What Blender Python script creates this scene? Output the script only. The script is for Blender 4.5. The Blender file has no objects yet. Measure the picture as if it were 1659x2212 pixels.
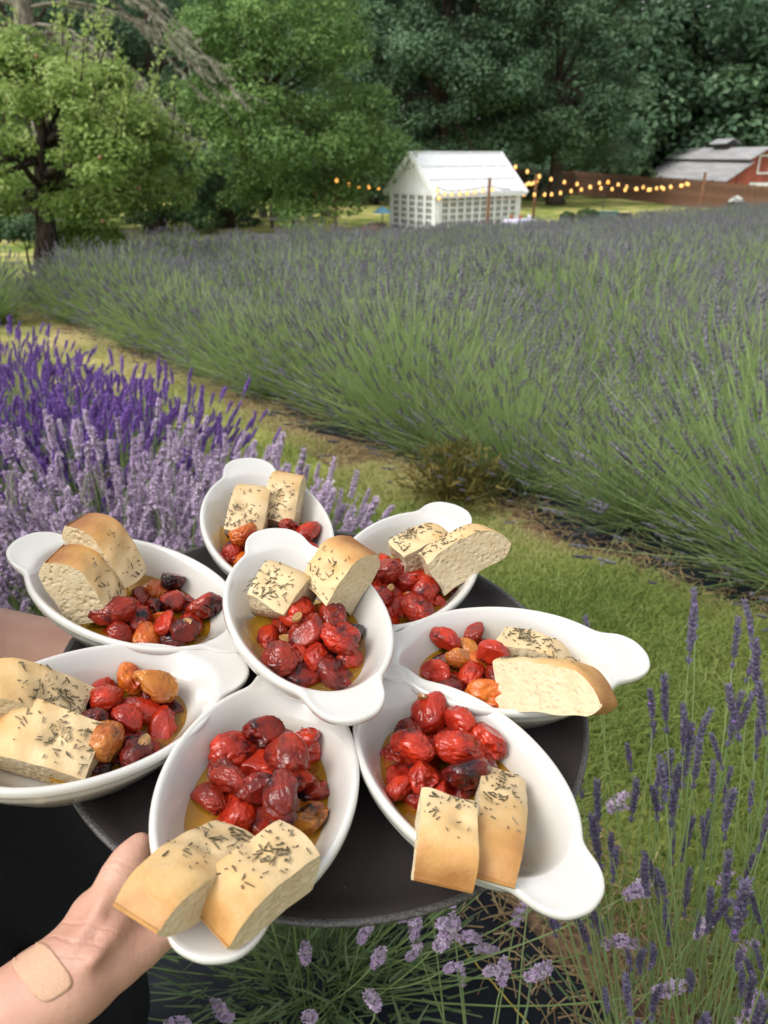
import bpy, bmesh, math, random
import numpy as np
from mathutils import Vector, Matrix, noise

# ------------------------------------------------------------------ camera, sky, sun, exposure
scene = bpy.context.scene
col = scene.collection
CAM_H = 1.40
PITCH = math.radians(25.0)
cam_data = bpy.data.cameras.new("camera")
cam_data.sensor_fit = 'HORIZONTAL'
cam_data.sensor_width = 36.0
cam_data.lens = 36.0
cam_data.clip_start = 0.02
cam_data.clip_end = 900.0
cam_data.dof.use_dof = True
cam_data.dof.focus_distance = 0.60
cam_data.dof.aperture_fstop = 15.0
cam = bpy.data.objects.new("camera", cam_data)
cam.location = (0, 0, CAM_H)
cam.rotation_euler = (math.radians(90) - PITCH, 0, 0)
col.objects.link(cam)
scene.camera = cam

SUN_EL, SUN_AZ = math.radians(52), math.radians(-118)      # azimuth from +y, negative = left
world = bpy.data.worlds.new("World")
scene.world = world
world.use_nodes = True
wn = world.node_tree.nodes
wl = world.node_tree.links
wn.clear()
w_out = wn.new('ShaderNodeOutputWorld')
w_bg = wn.new('ShaderNodeBackground')
w_sky = wn.new('ShaderNodeTexSky')
w_sky.sky_type = 'NISHITA'
w_sky.sun_disc = False
w_sky.sun_elevation = SUN_EL
w_sky.sun_rotation = SUN_AZ
w_sky.air_density = 1.0
w_sky.dust_density = 3.0
w_hsv = wn.new('ShaderNodeHueSaturation')
w_hsv.inputs['Saturation'].default_value = 0.16           # thin cloud: an almost white evening sky
w_bg.inputs['Strength'].default_value = 0.15
wl.new(w_sky.outputs[0], w_hsv.inputs['Color'])
wl.new(w_hsv.outputs[0], w_bg.inputs['Color'])
wl.new(w_bg.outputs[0], w_out.inputs['Surface'])

sun_data = bpy.data.lights.new("sun", 'SUN')
sun_data.energy = 0.8
sun_data.angle = math.radians(32)
sun_data.color = (1.0, 0.95, 0.87)
sun = bpy.data.objects.new("sun", sun_data)
sd = Vector((math.sin(SUN_AZ) * math.cos(SUN_EL), math.cos(SUN_AZ) * math.cos(SUN_EL), math.sin(SUN_EL)))
sun.rotation_euler = sd.to_track_quat('Z', 'Y').to_euler()
sun.location = (-6, 2, 12)
col.objects.link(sun)

scene.view_settings.view_transform = 'Standard'
scene.view_settings.look = 'None'
scene.view_settings.exposure = 1.04
scene.view_settings.gamma = 1.0
scene.view_settings.use_curve_mapping = False
scene.render.engine = 'CYCLES'
scene.cycles.use_denoising = True
scene.cycles.max_bounces = 8
scene.cycles.transparent_max_bounces = 12
scene.cycles.caustics_reflective = False
scene.cycles.caustics_refractive = False

RNG = np.random.default_rng(7)
random.seed(7)

# ------------------------------------------------------------------ helpers
FPX, PCX, PCY = 1659.0, 829.5, 1106.0
CAM = np.array([0, 0, CAM_H])
FWD = np.array([0, math.cos(PITCH), -math.sin(PITCH)])
UPV = np.array([0, math.sin(PITCH), math.cos(PITCH)])
RGT = np.array([1.0, 0, 0])

def ray(x, y):
    return FWD + RGT * (x - PCX) / FPX - UPV * (y - PCY) / FPX

def at_y(x, y, Y):
    d = ray(x, y)
    return CAM + d * (Y / d[1])

def at_d(x, y, depth):
    return CAM + ray(x, y) * depth

def at_z(x, y, z):
    d = ray(x, y)
    return CAM + d * ((z - CAM_H) / d[2])

def terr(x, y):
    x = np.asarray(x, float); y = np.asarray(y, float)
    g = -0.066 * np.clip(y - 2.0, 0, 31.0)
    g = g + 0.022 * np.clip(x, -12, 30) * np.clip(y, 0, 30) / 30 * np.clip((60 - y) / 20, 0, 1)
    g = g + 0.018 * np.sin(x * 1.3 + 0.4) * np.sin(y * 0.9 + 1.0) * np.clip(y / 6, 0, 1)
    return g

def terr1(x, y):
    return float(terr(x, y))

RD = np.array([-0.571, 0.821])       # direction of the planted rows
RN = np.array([0.821, 0.571])        # across the rows, away from the camera side

def st(s, t):
    return RN[0] * s + RD[0] * t, RN[1] * s + RD[1] * t

def norm(a):
    return a / (np.linalg.norm(a, axis=-1, keepdims=True) + 1e-12)

def mesh_np(name, V, Fs, smooth=True, mats=(), mi=None, attrs=None):
    V = np.asarray(V, np.float32).reshape(-1, 3)
    if not isinstance(Fs, (list, tuple)):
        Fs = [Fs]
    Fs = [np.asarray(f, np.int32) for f in Fs if len(f)]
    me = bpy.data.meshes.new(name)
    nl = sum(f.size for f in Fs); npoly = sum(len(f) for f in Fs)
    me.vertices.add(len(V)); me.loops.add(nl); me.polygons.add(npoly)
    me.vertices.foreach_set('co', V.ravel())
    me.loops.foreach_set('vertex_index', np.concatenate([f.ravel() for f in Fs]))
    cnt = np.concatenate([np.full(len(f), f.shape[1], np.int32) for f in Fs])
    start = np.concatenate([[0], np.cumsum(cnt)[:-1]]).astype(np.int32)
    me.polygons.foreach_set('loop_start', start)
    me.polygons.foreach_set('loop_total', cnt)
    me.polygons.foreach_set('use_smooth', np.full(npoly, smooth, bool))
    for m in mats:
        me.materials.append(m)
    if mi is not None:
        me.polygons.foreach_set('material_index', np.asarray(mi, np.int32))
    if attrs:
        for k, a in attrs.items():
            at = me.attributes.new(k, 'FLOAT', 'POINT')
            at.data.foreach_set('value', np.asarray(a, np.float32).ravel())
    me.update(calc_edges=True)
    return me

def link(name, me, parent=None, loc=None, mat=None):
    o = bpy.data.objects.new(name, me)
    col.objects.link(o)
    if parent is not None:
        o.parent = parent
    if mat is not None:
        o.matrix_world = mat if parent is None else o.matrix_world
        if parent is not None:
            o.matrix_local = mat
    if loc is not None:
        o.location = loc
    return o

def empty(name, loc=(0, 0, 0), rz=0.0, mat=None):
    o = bpy.data.objects.new(name, None)
    o.empty_display_size = 0.05
    col.objects.link(o)
    if mat is not None:
        o.matrix_world = mat
    else:
        o.location = loc
        o.rotation_euler = (0, 0, rz)
    return o

def tag(o, label=None, cat=None, group=None, kind=None):
    if label: o['label'] = label
    if cat: o['category'] = cat
    if group: o['group'] = group
    if kind: o['kind'] = kind
    return o

class MB:
    """collects shapes for one mesh"""
    def __init__(s):
        s.V = []; s.T = []; s.Q = []; s.n = 0
    def add(s, V, T=None, Q=None):
        V = np.asarray(V, float).reshape(-1, 3)
        if T is not None and len(T): s.T.append(np.asarray(T, int) + s.n)
        if Q is not None and len(Q): s.Q.append(np.asarray(Q, int) + s.n)
        s.V.append(V); s.n += len(V)
        return s
    def box(s, c, sx, sy, sz, ax=None):
        c = np.asarray(c, float)
        A = np.eye(3) if ax is None else np.asarray(ax, float)
        cr = np.array([[i, j, k] for i in (-.5, .5) for j in (-.5, .5) for k in (-.5, .5)]) * [sx, sy, sz]
        Q = [[0, 1, 3, 2], [4, 6, 7, 5], [0, 4, 5, 1], [2, 3, 7, 6], [0, 2, 6, 4], [1, 5, 7, 3]]
        return s.add(c + cr @ A, Q=Q)
    def bar(s, a, b, w, h, upv=(0, 0, 1)):
        a = np.asarray(a, float); b = np.asarray(b, float)
        x = norm(b - a); y = norm(np.cross(np.asarray(upv, float), x)); z = np.cross(x, y)
        return s.box((a + b) / 2, np.linalg.norm(b - a), w, h, np.array([x, y, z]))
    def tube(s, P, R, k=6, cap=True):
        P = np.asarray(P, float); R = np.broadcast_to(np.asarray(R, float), (len(P),))
        T = norm(np.gradient(P, axis=0))
        ref = np.array([0.31, 0.2, 0.93]) if abs(T[0] @ [0.31, 0.2, 0.93]) < .9 else np.array([1., 0, 0])
        U = norm(np.cross(T, ref)); W = np.cross(T, U)
        a = np.arange(k) * 2 * math.pi / k
        V = P[:, None] + R[:, None, None] * (np.cos(a)[None, :, None] * U[:, None] + np.sin(a)[None, :, None] * W[:, None])
        m = len(P); Q = []
        for i in range(m - 1):
            for j in range(k):
                Q.append([i * k + j, i * k + (j + 1) % k, (i + 1) * k + (j + 1) % k, (i + 1) * k + j])
        V = V.reshape(-1, 3); Tt = []
        if cap:
            V = np.vstack([V, P[0], P[-1]])
            for j in range(k):
                Tt.append([m * k, (j + 1) % k, j]); Tt.append([m * k + 1, (m - 1) * k + j, (m - 1) * k + (j + 1) % k])
        return s.add(V, T=Tt, Q=Q)
    def lathe(s, prof, n=24, c=(0, 0, 0), sx=1, sy=1):
        prof = np.asarray(prof, float); a = np.arange(n) * 2 * math.pi / n
        V = np.stack([prof[:, None, 0] * np.cos(a) * sx, prof[:, None, 0] * np.sin(a) * sy, np.repeat(prof[:, 1:2], n, 1)], -1)
        Q = [[i * n + j, i * n + (j + 1) % n, (i + 1) * n + (j + 1) % n, (i + 1) * n + j] for i in range(len(prof) - 1) for j in range(n)]
        return s.add(V.reshape(-1, 3) + np.asarray(c, float), Q=Q)
    def poly(s, pts):
        pts = np.asarray(pts, float); k = len(pts)
        if k == 4: return s.add(pts, Q=[[0, 1, 2, 3]])
        return s.add(pts, T=[[0, i, i + 1] for i in range(1, k - 1)])
    def prism(s, pts, d):
        """flat outline pts extruded by vector d"""
        pts = np.asarray(pts, float); k = len(pts)
        V = np.vstack([pts, pts + np.asarray(d, float)])
        T = [[0, i + 1, i] for i in range(1, k - 1)] + [[k, k + i, k + i + 1] for i in range(1, k - 1)]
        Q = [[i, (i + 1) % k, k + (i + 1) % k, k + i] for i in range(k)]
        return s.add(V, T=T, Q=Q)
    def mesh(s, name, mats, smooth=False):
        fs = []
        if s.T: fs.append(np.vstack(s.T))
        if s.Q: fs.append(np.vstack(s.Q))
        return mesh_np(name, np.vstack(s.V), fs, smooth, mats)
    def build(s, name, mat, parent=None, smooth=False, loc=None):
        return link(name, s.mesh(name, [mat], smooth), parent, loc)

# ------------------------------------------------------------------ materials
def new_mat(name):
    m = bpy.data.materials.new(name); m.use_nodes = True
    nt = m.node_tree
    return m, nt, nt.nodes, nt.links, nt.nodes['Principled BSDF']

def simple(name, c, rough=0.6, bump=0.0, scale=60.0, var=0.12, spec=0.5, coat=0.0, metal=0.0, c2=None, stretch=None, sheen=0.0):
    m, nt, n, l, b = new_mat(name)
    tc = n.new('ShaderNodeTexCoord'); mp = n.new('ShaderNodeMapping')
    if stretch: mp.inputs['Scale'].default_value = stretch
    l.new(tc.outputs['Object'], mp.inputs['Vector'])
    nz = n.new('ShaderNodeTexNoise'); nz.inputs['Scale'].default_value = scale; nz.inputs['Detail'].default_value = 5
    l.new(mp.outputs[0], nz.inputs['Vector'])
    mx = n.new('ShaderNodeMix'); mx.data_type = 'RGBA'
    ca = np.array(c); cb = np.array(c2) if c2 is not None else ca * (1 - 2.2 * var)
    mx.inputs['A'].default_value = (*np.clip(ca * (1 + var), 0, .95), 1); mx.inputs['B'].default_value = (*np.clip(cb, 0, 1), 1)
    rp = n.new('ShaderNodeMapRange'); rp.inputs[1].default_value = .35; rp.inputs[2].default_value = .65
    l.new(nz.outputs['Fac'], rp.inputs[0]); l.new(rp.outputs[0], mx.inputs['Factor'])
    l.new(mx.outputs['Result'], b.inputs['Base Color'])
    b.inputs['Roughness'].default_value = rough
    b.inputs['Specular IOR Level'].default_value = spec
    b.inputs['Coat Weight'].default_value = coat
    b.inputs['Coat Roughness'].default_value = .08
    b.inputs['Metallic'].default_value = metal
    b.inputs['Sheen Weight'].default_value = sheen
    if bump:
        bp = n.new('ShaderNodeBump'); bp.inputs['Strength'].default_value = bump; bp.inputs['Distance'].default_value = 0.01
        l.new(nz.outputs['Fac'], bp.inputs['Height']); l.new(bp.outputs[0], b.inputs['Normal'])
    return m

def leafy(name, ca, cb, cc, trans=0.35, rough=0.55, objvar=0.0, spec=.3):
    """foliage: colour picked per leaf from its own tone value"""
    m, nt, n, l, b = new_mat(name)
    at = n.new('ShaderNodeAttribute'); at.attribute_name = 'tone'
    rp = n.new('ShaderNodeValToRGB')
    e = rp.color_ramp.elements
    e[0].color = (*ca, 1); e[1].color = (*cc, 1); e.new(.5).color = (*cb, 1)
    src = at.outputs['Fac']
    if objvar:
        oi = n.new('ShaderNodeObjectInfo'); ma = n.new('ShaderNodeMath'); ma.operation = 'MULTIPLY_ADD'
        ma.inputs[1].default_value = objvar; l.new(oi.outputs['Random'], ma.inputs[0]); l.new(at.outputs['Fac'], ma.inputs[2])
        mb = n.new('ShaderNodeMath'); mb.operation = 'SUBTRACT'; mb.inputs[1].default_value = objvar / 2; mb.use_clamp = True
        l.new(ma.outputs[0], mb.inputs[0]); src = mb.outputs[0]
    l.new(src, rp.inputs['Fac'])
    l.new(rp.outputs['Color'], b.inputs['Base Color'])
    b.inputs['Roughness'].default_value = rough; b.inputs['Specular IOR Level'].default_value = spec
    tr = n.new('ShaderNodeBsdfTranslucent'); l.new(rp.outputs['Color'], tr.inputs['Color'])
    ms = n.new('ShaderNodeMixShader'); ms.inputs[0].default_value = trans
    l.new(b.outputs[0], ms.inputs[1]); l.new(tr.outputs[0], ms.inputs[2])
    l.new(ms.outputs[0], n['Material Output'].inputs['Surface'])
    return m

M = {}
# ------------------------------------------------------------------ ground
def ground_mat():
    m, nt, n, l, b = new_mat('turf_soil')
    tc = n.new('ShaderNodeTexCoord')
    n1 = n.new('ShaderNodeTexNoise'); n1.inputs['Scale'].default_value = .55; n1.inputs['Detail'].default_value = 6
    n2 = n.new('ShaderNodeTexNoise'); n2.inputs['Scale'].default_value = 22; n2.inputs['Detail'].default_value = 6
    l.new(tc.outputs['Object'], n1.inputs['Vector']); l.new(tc.outputs['Object'], n2.inputs['Vector'])
    r1 = n.new('ShaderNodeValToRGB'); e = r1.color_ramp.elements
    e[0].position = .38; e[0].color = (.15, .22, .05, 1); e[1].position = .66; e[1].color = (.56, .47, .23, 1)
    e.new(.52).color = (.32, .34, .10, 1)
    l.new(n1.outputs['Fac'], r1.inputs['Fac'])
    mx = n.new('ShaderNodeMix'); mx.data_type = 'RGBA'; mx.blend_type = 'MULTIPLY'; mx.inputs['Factor'].default_value = .7
    r2 = n.new('ShaderNodeValToRGB'); e = r2.color_ramp.elements
    e[0].position = .3; e[0].color = (.45, .45, .4, 1); e[1].position = .7; e[1].color = (1.25, 1.2, 1.1, 1)
    l.new(n2.outputs['Fac'], r2.inputs['Fac'])
    l.new(r1.outputs[0], mx.inputs['A']); l.new(r2.outputs[0], mx.inputs['B'])
    l.new(mx.outputs['Result'], b.inputs['Base Color']); b.inputs['Roughness'].default_value = .95
    b.inputs['Specular IOR Level'].default_value = .1
    bp = n.new('ShaderNodeBump'); bp.inputs['Strength'].default_value = .7; bp.inputs['Distance'].default_value = .03
    l.new(n2.outputs['Fac'], bp.inputs['Height']); l.new(bp.outputs[0], b.inputs['Normal'])
    return m
M['ground'] = ground_mat()
gx = np.concatenate([-np.geomspace(400, 14, 26), np.linspace(-13, 13, 105), np.geomspace(14, 400, 26)])
gy = np.concatenate([-np.geomspace(200, 4, 12), np.linspace(-3, 16, 77), np.linspace(16.5, 45, 58), np.geomspace(47, 700, 26)])
GX, GY = np.meshgrid(gx, gy)
V = np.stack([GX, GY, terr(GX, GY)], -1).reshape(-1, 3)
nx, ny = len(gx), len(gy)
I = np.arange(nx * ny).reshape(ny, nx)
Q = np.stack([I[:-1, :-1], I[:-1, 1:], I[1:, 1:], I[1:, :-1]], -1).reshape(-1, 4)
tag(link('ground', mesh_np('ground', V, Q, True, [M['ground']])), kind='structure')

def strip(name, s0, s1, t0, t1, lift, mat, edge=.06, ns=14, nt=220, rump=0.006, parent=None, seed=0):
    r = np.random.default_rng(seed)
    ph = r.uniform(0, 6, 6)
    t = np.linspace(t0, t1, nt); u = np.linspace(0, 1, ns)
    e0 = s0 + edge * (np.sin(t * 2.1 + ph[0]) + .6 * np.sin(t * 5.3 + ph[1]) + .4 * np.sin(t * 11 + ph[2])) * .5
    e1 = s1 + edge * (np.sin(t * 1.7 + ph[3]) + .6 * np.sin(t * 4.7 + ph[4]) + .4 * np.sin(t * 13 + ph[5])) * .5
    S = e0[:, None] + (e1 - e0)[:, None] * u[None]
    T = np.repeat(t[:, None], ns, 1)
    X = RN[0] * S + RD[0] * T; Y = RN[1] * S + RD[1] * T
    Z = terr(X, Y) + lift + rump * (1 + np.sin(X * 9 + Y * 5 + ph[0]) * np.sin(X * 4 - Y * 11 + ph[1])) * np.clip(np.minimum(u, 1 - u) * 8, 0, 1)[None]
    V = np.stack([X, Y, Z], -1).reshape(-1, 3)
    I = np.arange(nt * ns).reshape(nt, ns)
    Q = np.stack([I[:-1, :-1], I[:-1, 1:], I[1:, 1:], I[1:, :-1]], -1).reshape(-1, 4)
    return link(name, mesh_np(name, V, Q, True, [mat]), parent)

def fabric_mat():
    m, nt, n, l, b = new_mat('woven_weed_cloth')
    tc = n.new('ShaderNodeTexCoord'); mp = n.new('ShaderNodeMapping')
    mp.inputs['Rotation'].default_value = (0, 0, math.atan2(RD[0], RD[1]))
    l.new(tc.outputs['Object'], mp.inputs['Vector'])
    w1 = n.new('ShaderNodeTexWave'); w1.inputs['Scale'].default_value = 130; w1.bands_direction = 'X'
    w2 = n.new('ShaderNodeTexWave'); w2.inputs['Scale'].default_value = 130; w2.bands_direction = 'Y'
    l.new(mp.outputs[0], w1.inputs['Vector']); l.new(mp.outputs[0], w2.inputs['Vector'])
    ad = n.new('ShaderNodeMath'); ad.operation = 'MULTIPLY'; l.new(w1.outputs['Fac'], ad.inputs[0]); l.new(w2.outputs['Fac'], ad.inputs[1])
    nz = n.new('ShaderNodeTexNoise'); nz.inputs['Scale'].default_value = 7; nz.inputs['Detail'].default_value = 8; l.new(tc.outputs['Object'], nz.inputs['Vector'])
    rp = n.new('ShaderNodeValToRGB'); e = rp.color_ramp.elements
    e[0].position = .35; e[0].color = (.006, .008, .012, 1); e[1].position = .72; e[1].color = (.018, .021, .026, 1)
    l.new(nz.outputs['Fac'], rp.inputs['Fac']); l.new(rp.outputs[0], b.inputs['Base Color'])
    b.inputs['Roughness'].default_value = .7; b.inputs['Specular IOR Level'].default_value = .12
    bp = n.new('ShaderNodeBump'); bp.inputs['Strength'].default_value = .3; bp.inputs['Distance'].default_value = .002
    l.new(ad.outputs[0], bp.inputs['Height']); l.new(bp.outputs[0], b.inputs['Normal'])
    return m
M['fabric'] = fabric_mat()
M['straw_soil'] = simple('dry_straw_soil', (.20, .13, .075), .95, .8, 45, .3, .1, c2=(.08, .052, .034))
M['straw'] = leafy('dry_straw', (.16, .10, .05), (.27, .185, .09), (.42, .32, .17), .15, .8)
M['yellow_thread'] = simple('yellow_thread', (.45, .33, .05), .7)
tag(strip('dry_grass_verge', 2.02, 2.60, -2.5, 24, .005, M['straw_soil'], .12, seed=1), kind='structure')
tag(strip('weed_cloth', 2.26, 3.45, -2.5, 24, .012, M['fabric'], .10, rump=.012, seed=2), kind='structure')
tag(strip('dry_grass_verge', .62, 1.06, -2.5, 9, .005, M['straw_soil'], .07, seed=3), kind='structure')
wc = tag(strip('weed_cloth', -.75, .80, -2.5, 9, .012, M['fabric'], .05, rump=.012, seed=4), kind='structure')
mb = MB()
P0, P1 = at_z(945, 1995, .03), at_z(1135, 2215, .03)
tt = np.linspace(-.8, 1.6, 60)
P = P0 + (P1 - P0) * tt[:, None]; P[:, 2] = .042 + .002 * np.sin(tt * 60)
mb.tube(P, .0018, 4)
mb.build('marker_thread', M['yellow_thread'], wc)

# ------------------------------------------------------------------ grass, straw (uncountable)
def ribbons(P0, P1, P2, w, seg=3, rng=RNG, tip=.25):
    n = len(P0); t = np.linspace(0, 1, seg + 1)[None, :, None]
    P = P0[:, None] * (1 - t) ** 2 + 2 * P1[:, None] * t * (1 - t) + P2[:, None] * t ** 2
    a = rng.uniform(0, 2 * np.pi, n)
    side = np.stack([np.cos(a), np.sin(a), rng.normal(0, .25, n)], -1)
    T = norm(P2 - P0); side = norm(side - T * (side * T).sum(-1, keepdims=True))
    ww = np.broadcast_to(np.asarray(w), (n,))[:, None, None] * (1 - (1 - tip) * t)
    L = P - side[:, None] * ww / 2; R = P + side[:, None] * ww / 2
    V = np.stack([L, R], 2).reshape(-1, 3)
    b = (np.arange(n) * (seg + 1) * 2)[:, None, None] + (np.arange(seg) * 2)[None, :, None] + np.array([0, 1, 3, 2])[None, None]
    return V, b.reshape(-1, 4)

def tubes3(P0, P1, P2, r0, r1, seg=5, k=4, rng=RNG):
    n = len(P0); t = np.linspace(0, 1, seg + 1)[None, :, None]
    P = P0[:, None] * (1 - t) ** 2 + 2 * P1[:, None] * t * (1 - t) + P2[:, None] * t ** 2
    T = norm(2 * (P1 - P0)[:, None] * (1 - t) + 2 * (P2 - P1)[:, None] * t)
    ref = norm(rng.normal(size=(n, 3)))[:, None]
    U = norm(np.cross(T, ref)); W = np.cross(T, U)
    a = np.arange(k) * 2 * np.pi / k
    rr = (r0 + (r1 - r0) * t)[..., None]
    V = P[:, :, None] + rr * (np.cos(a)[None, None, :, None] * U[:, :, None] + np.sin(a)[None, None, :, None] * W[:, :, None])
    j = np.arange(k); jn = (j + 1) % k
    q = np.stack([j, jn, jn + k, j + k], -1)
    b = (np.arange(n) * (seg + 1) * k)[:, None, None, None] + (np.arange(seg) * k)[None, :, None, None] + q[None, None]
    return V.reshape(-1, 3), b.reshape(-1, 4), T[:, -1]

def snoise(x, y, f, ph=0.0):
    return (np.sin(x * f + 1.3 * np.sin(y * f * .7 + ph)) + np.sin(y * f * 1.1 + 1.7 * np.sin(x * f * .6 + ph * 2))) * .5

def in_view(X, Y, Z, margin=120):
    d = np.stack([X, Y, Z], -1) - CAM
    z = d @ FWD
    px = PCX + FPX * (d @ RGT) / np.maximum(z, 1e-3); py = PCY - FPX * (d @ UPV) / np.maximum(z, 1e-3)
    return (z > .05) & (px > -margin) & (px < 1659 + margin) & (py > -margin) & (py < 2212 + margin)

M['grass'] = leafy('mown_grass', (.16, .235, .05), (.32, .37, .10), (.68, .58, .30), .35, .6)
def grass_patch(n, s0, s1, t0, t1, h, w, seed, power=1.6):
    r = np.random.default_rng(seed)
    s = r.uniform(s0, s1, n); t = t0 + (t1 - t0) * r.uniform(0, 1, n) ** power
    X, Y = st(s, t)
    # ragged borders
    e = np.minimum(s - s0, s1 - s) / .16 + snoise(X, Y, 6, 1.0) * .6
    dens = snoise(X, Y, 2.3, .5) * .5 + snoise(X, Y, 7.1, 2.5) * .5
    keep = (e > r.uniform(0, 1, n)) & (dens > r.uniform(-1.1, .1, n) - .1)
    keep &= in_view(X, Y, terr(X, Y))
    s, t, X, Y, dens = s[keep], t[keep], X[keep], Y[keep], dens[keep]
    n = len(X); Z = terr(X, Y)
    far = 1 + np.clip(t, 0, 20) * .12
    H = h * r.uniform(.4, 1.35, n) * (1 + .5 * dens); a = r.uniform(0, 2 * np.pi, n); lean = r.uniform(.2, 1.5, n) * H
    P0 = np.stack([X, Y, Z], -1)
    P2 = P0 + np.stack([np.cos(a) * lean, np.sin(a) * lean, H], -1)
    P1 = P0 + np.stack([np.cos(a) * lean * .25, np.sin(a) * lean * .25, H * .75], -1)
    V, Q = ribbons(P0, P1, P2, w * far, 2, r)
    dry = np.clip(.32 + .34 * snoise(X, Y, 1.6, 3.3) + .16 * snoise(X, Y, 5.0, 1.1) + .085 * np.clip(t - 2.4, 0, 6) + r.normal(0, .17, n), 0, 1)
    return V, Q, np.repeat(dry, 6)
V, Q, d = grass_patch(210000, .93, 2.30, -1.0, 14.5, .030, .0034, 11)
Vb, Qb, db = grass_patch(170000, .90, 2.26, -.6, 3.2, .034, .0030, 12, 1.0)
Q = np.vstack([Q, Qb + len(V)]); V = np.vstack([V, Vb]); d = np.concatenate([d, db])
tag(link('path_grass', mesh_np('path_grass', V, Q, True, [M['grass']], attrs={'tone': d})), 'mown grass path with straw coloured dry patches between the lavender rows', 'grass', kind='stuff')

def straw_bits(n, s0, s1, t0, t1, seed, lift=.012, L=.07, w=.0028):
    r = np.random.default_rng(seed)
    s = r.uniform(s0, s1, n); t = t0 + (t1 - t0) * r.uniform(0, 1, n) ** 1.7
    X, Y = st(s, t); k = in_view(X, Y, terr(X, Y)) & (snoise(X, Y, 5, .2) > r.uniform(-1, .6, n)); X, Y, t = X[k], Y[k], t[k]; n = len(X)
    a = r.uniform(0, 2 * np.pi, n); ll = L * r.uniform(.3, 1.4, n)
    P0 = np.stack([X, Y, terr(X, Y) + lift + r.uniform(0, .012, n)], -1)
    dv = np.stack([np.cos(a) * ll, np.sin(a) * ll, r.normal(0, .008, n)], -1)
    P2 = P0 + dv; P1 = P0 + dv * .5 + np.stack([r.normal(0, .008, n), r.normal(0, .008, n), r.uniform(0, .02, n)], -1)
    V, Q = ribbons(P0, P1, P2, w * (1 + .1 * np.clip(t, 0, 12)), 2, r, .7)
    return V, Q, np.repeat(np.clip(r.normal(.5, .25, n), 0, 1), 6)
for sd_, (n_, a_, b_, c_, d_) in enumerate([(22000, 2.12, 2.48, -1, 14), (9000, .70, 1.12, -1, 6)]):
    V, Q, d = straw_bits(n_, a_, b_, c_, d_, 30 + sd_)
    tag(link('dry_straw', mesh_np('dry_straw', V, Q, True, [M['straw']], attrs={'tone': d})), ['brown dead grass and straw along the edge of the big field', 'brown straw scattered beside the near weed cloth'][sd_], 'straw', kind='stuff')
# ------------------------------------------------------------------ lavender
M['lav_stem'] = leafy('lavender_stem', (.17, .25, .085), (.26, .365, .13), (.38, .47, .21), .3, .6, .25)
M['lav_leaf'] = leafy('lavender_leaf', (.09, .145, .06), (.14, .205, .09), (.20, .265, .14), .3, .65, .2)
M['bud_grey'] = leafy('bud_grey_violet', (.105, .098, .12), (.155, .145, .17), (.22, .21, .235), .2, .7, .2)
M['bud_dark'] = leafy('bud_slate_violet', (.10, .085, .145), (.15, .13, .205), (.21, .185, .27), .2, .7, .2)
M['bud_purple'] = leafy('petal_deep_violet', (.19, .08, .38), (.29, .145, .52), (.40, .23, .62), .35, .6, .3)
M['calyx_purple'] = leafy('calyx_deep_violet', (.095, .042, .20), (.145, .07, .285), (.20, .10, .35), .2, .6, .2)
M['petal_lilac'] = leafy('petal_lilac', (.50, .345, .57), (.62, .465, .67), (.72, .59, .75), .35, .6, .3)
M['calyx_lilac'] = leafy('calyx_grey_lilac', (.25, .20, .26), (.36, .295, .36), (.46, .40, .45), .2, .7, .3)
M['bud_cream'] = leafy('faded_spike', (.22, .24, .17), (.32, .33, .25), (.42, .40, .34), .2, .7, .2)
M['weed'] = leafy('yellowing_weed', (.07, .075, .018), (.13, .115, .026), (.22, .16, .04), .3, .7)

def inst(TV, TF, A, T):
    n = len(T); k = len(TV)
    V = np.einsum('kj,nji->nki', TV, A) + T[:, None]
    F = (np.arange(n) * k)[:, None, None] + np.asarray(TF)[None]
    return V.reshape(-1, 3), F.reshape(-1, np.asarray(TF).shape[1])

def frames(z, rng):
    z = norm(z); x = norm(np.cross(z, norm(rng.normal(size=z.shape)))); y = np.cross(z, x)
    return np.stack([x, y, z], 1)

OCT = np.array([[1, 0, 0], [0, 1, 0], [-1, 0, 0], [0, -1, 0], [0, 0, -1], [0, 0, 1.]])
OCTF = np.array([[0, 1, 5], [1, 2, 5], [2, 3, 5], [3, 0, 5], [1, 0, 4], [2, 1, 4], [3, 2, 4], [0, 3, 4]])
def low_spike(L, w, rng):
    """a rough bud spike, three stacked whorls"""
    Vs = []; Fs = []; o = 0
    for c, r, h in ((.16, .75, .2), (.45, 1.0, .24), (.75, .7, .27)):
        v = OCT * [w * r / 2, w * r / 2, L * h]; a = rng.uniform(0, 2)
        R = np.array([[math.cos(a), -math.sin(a), 0], [math.sin(a), math.cos(a), 0], [0, 0, 1]])
        Vs.append(v @ R.T + [0, 0, c * L]); Fs.append(OCTF + o); o += 6
    return np.vstack(Vs), np.vstack(Fs)

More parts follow.
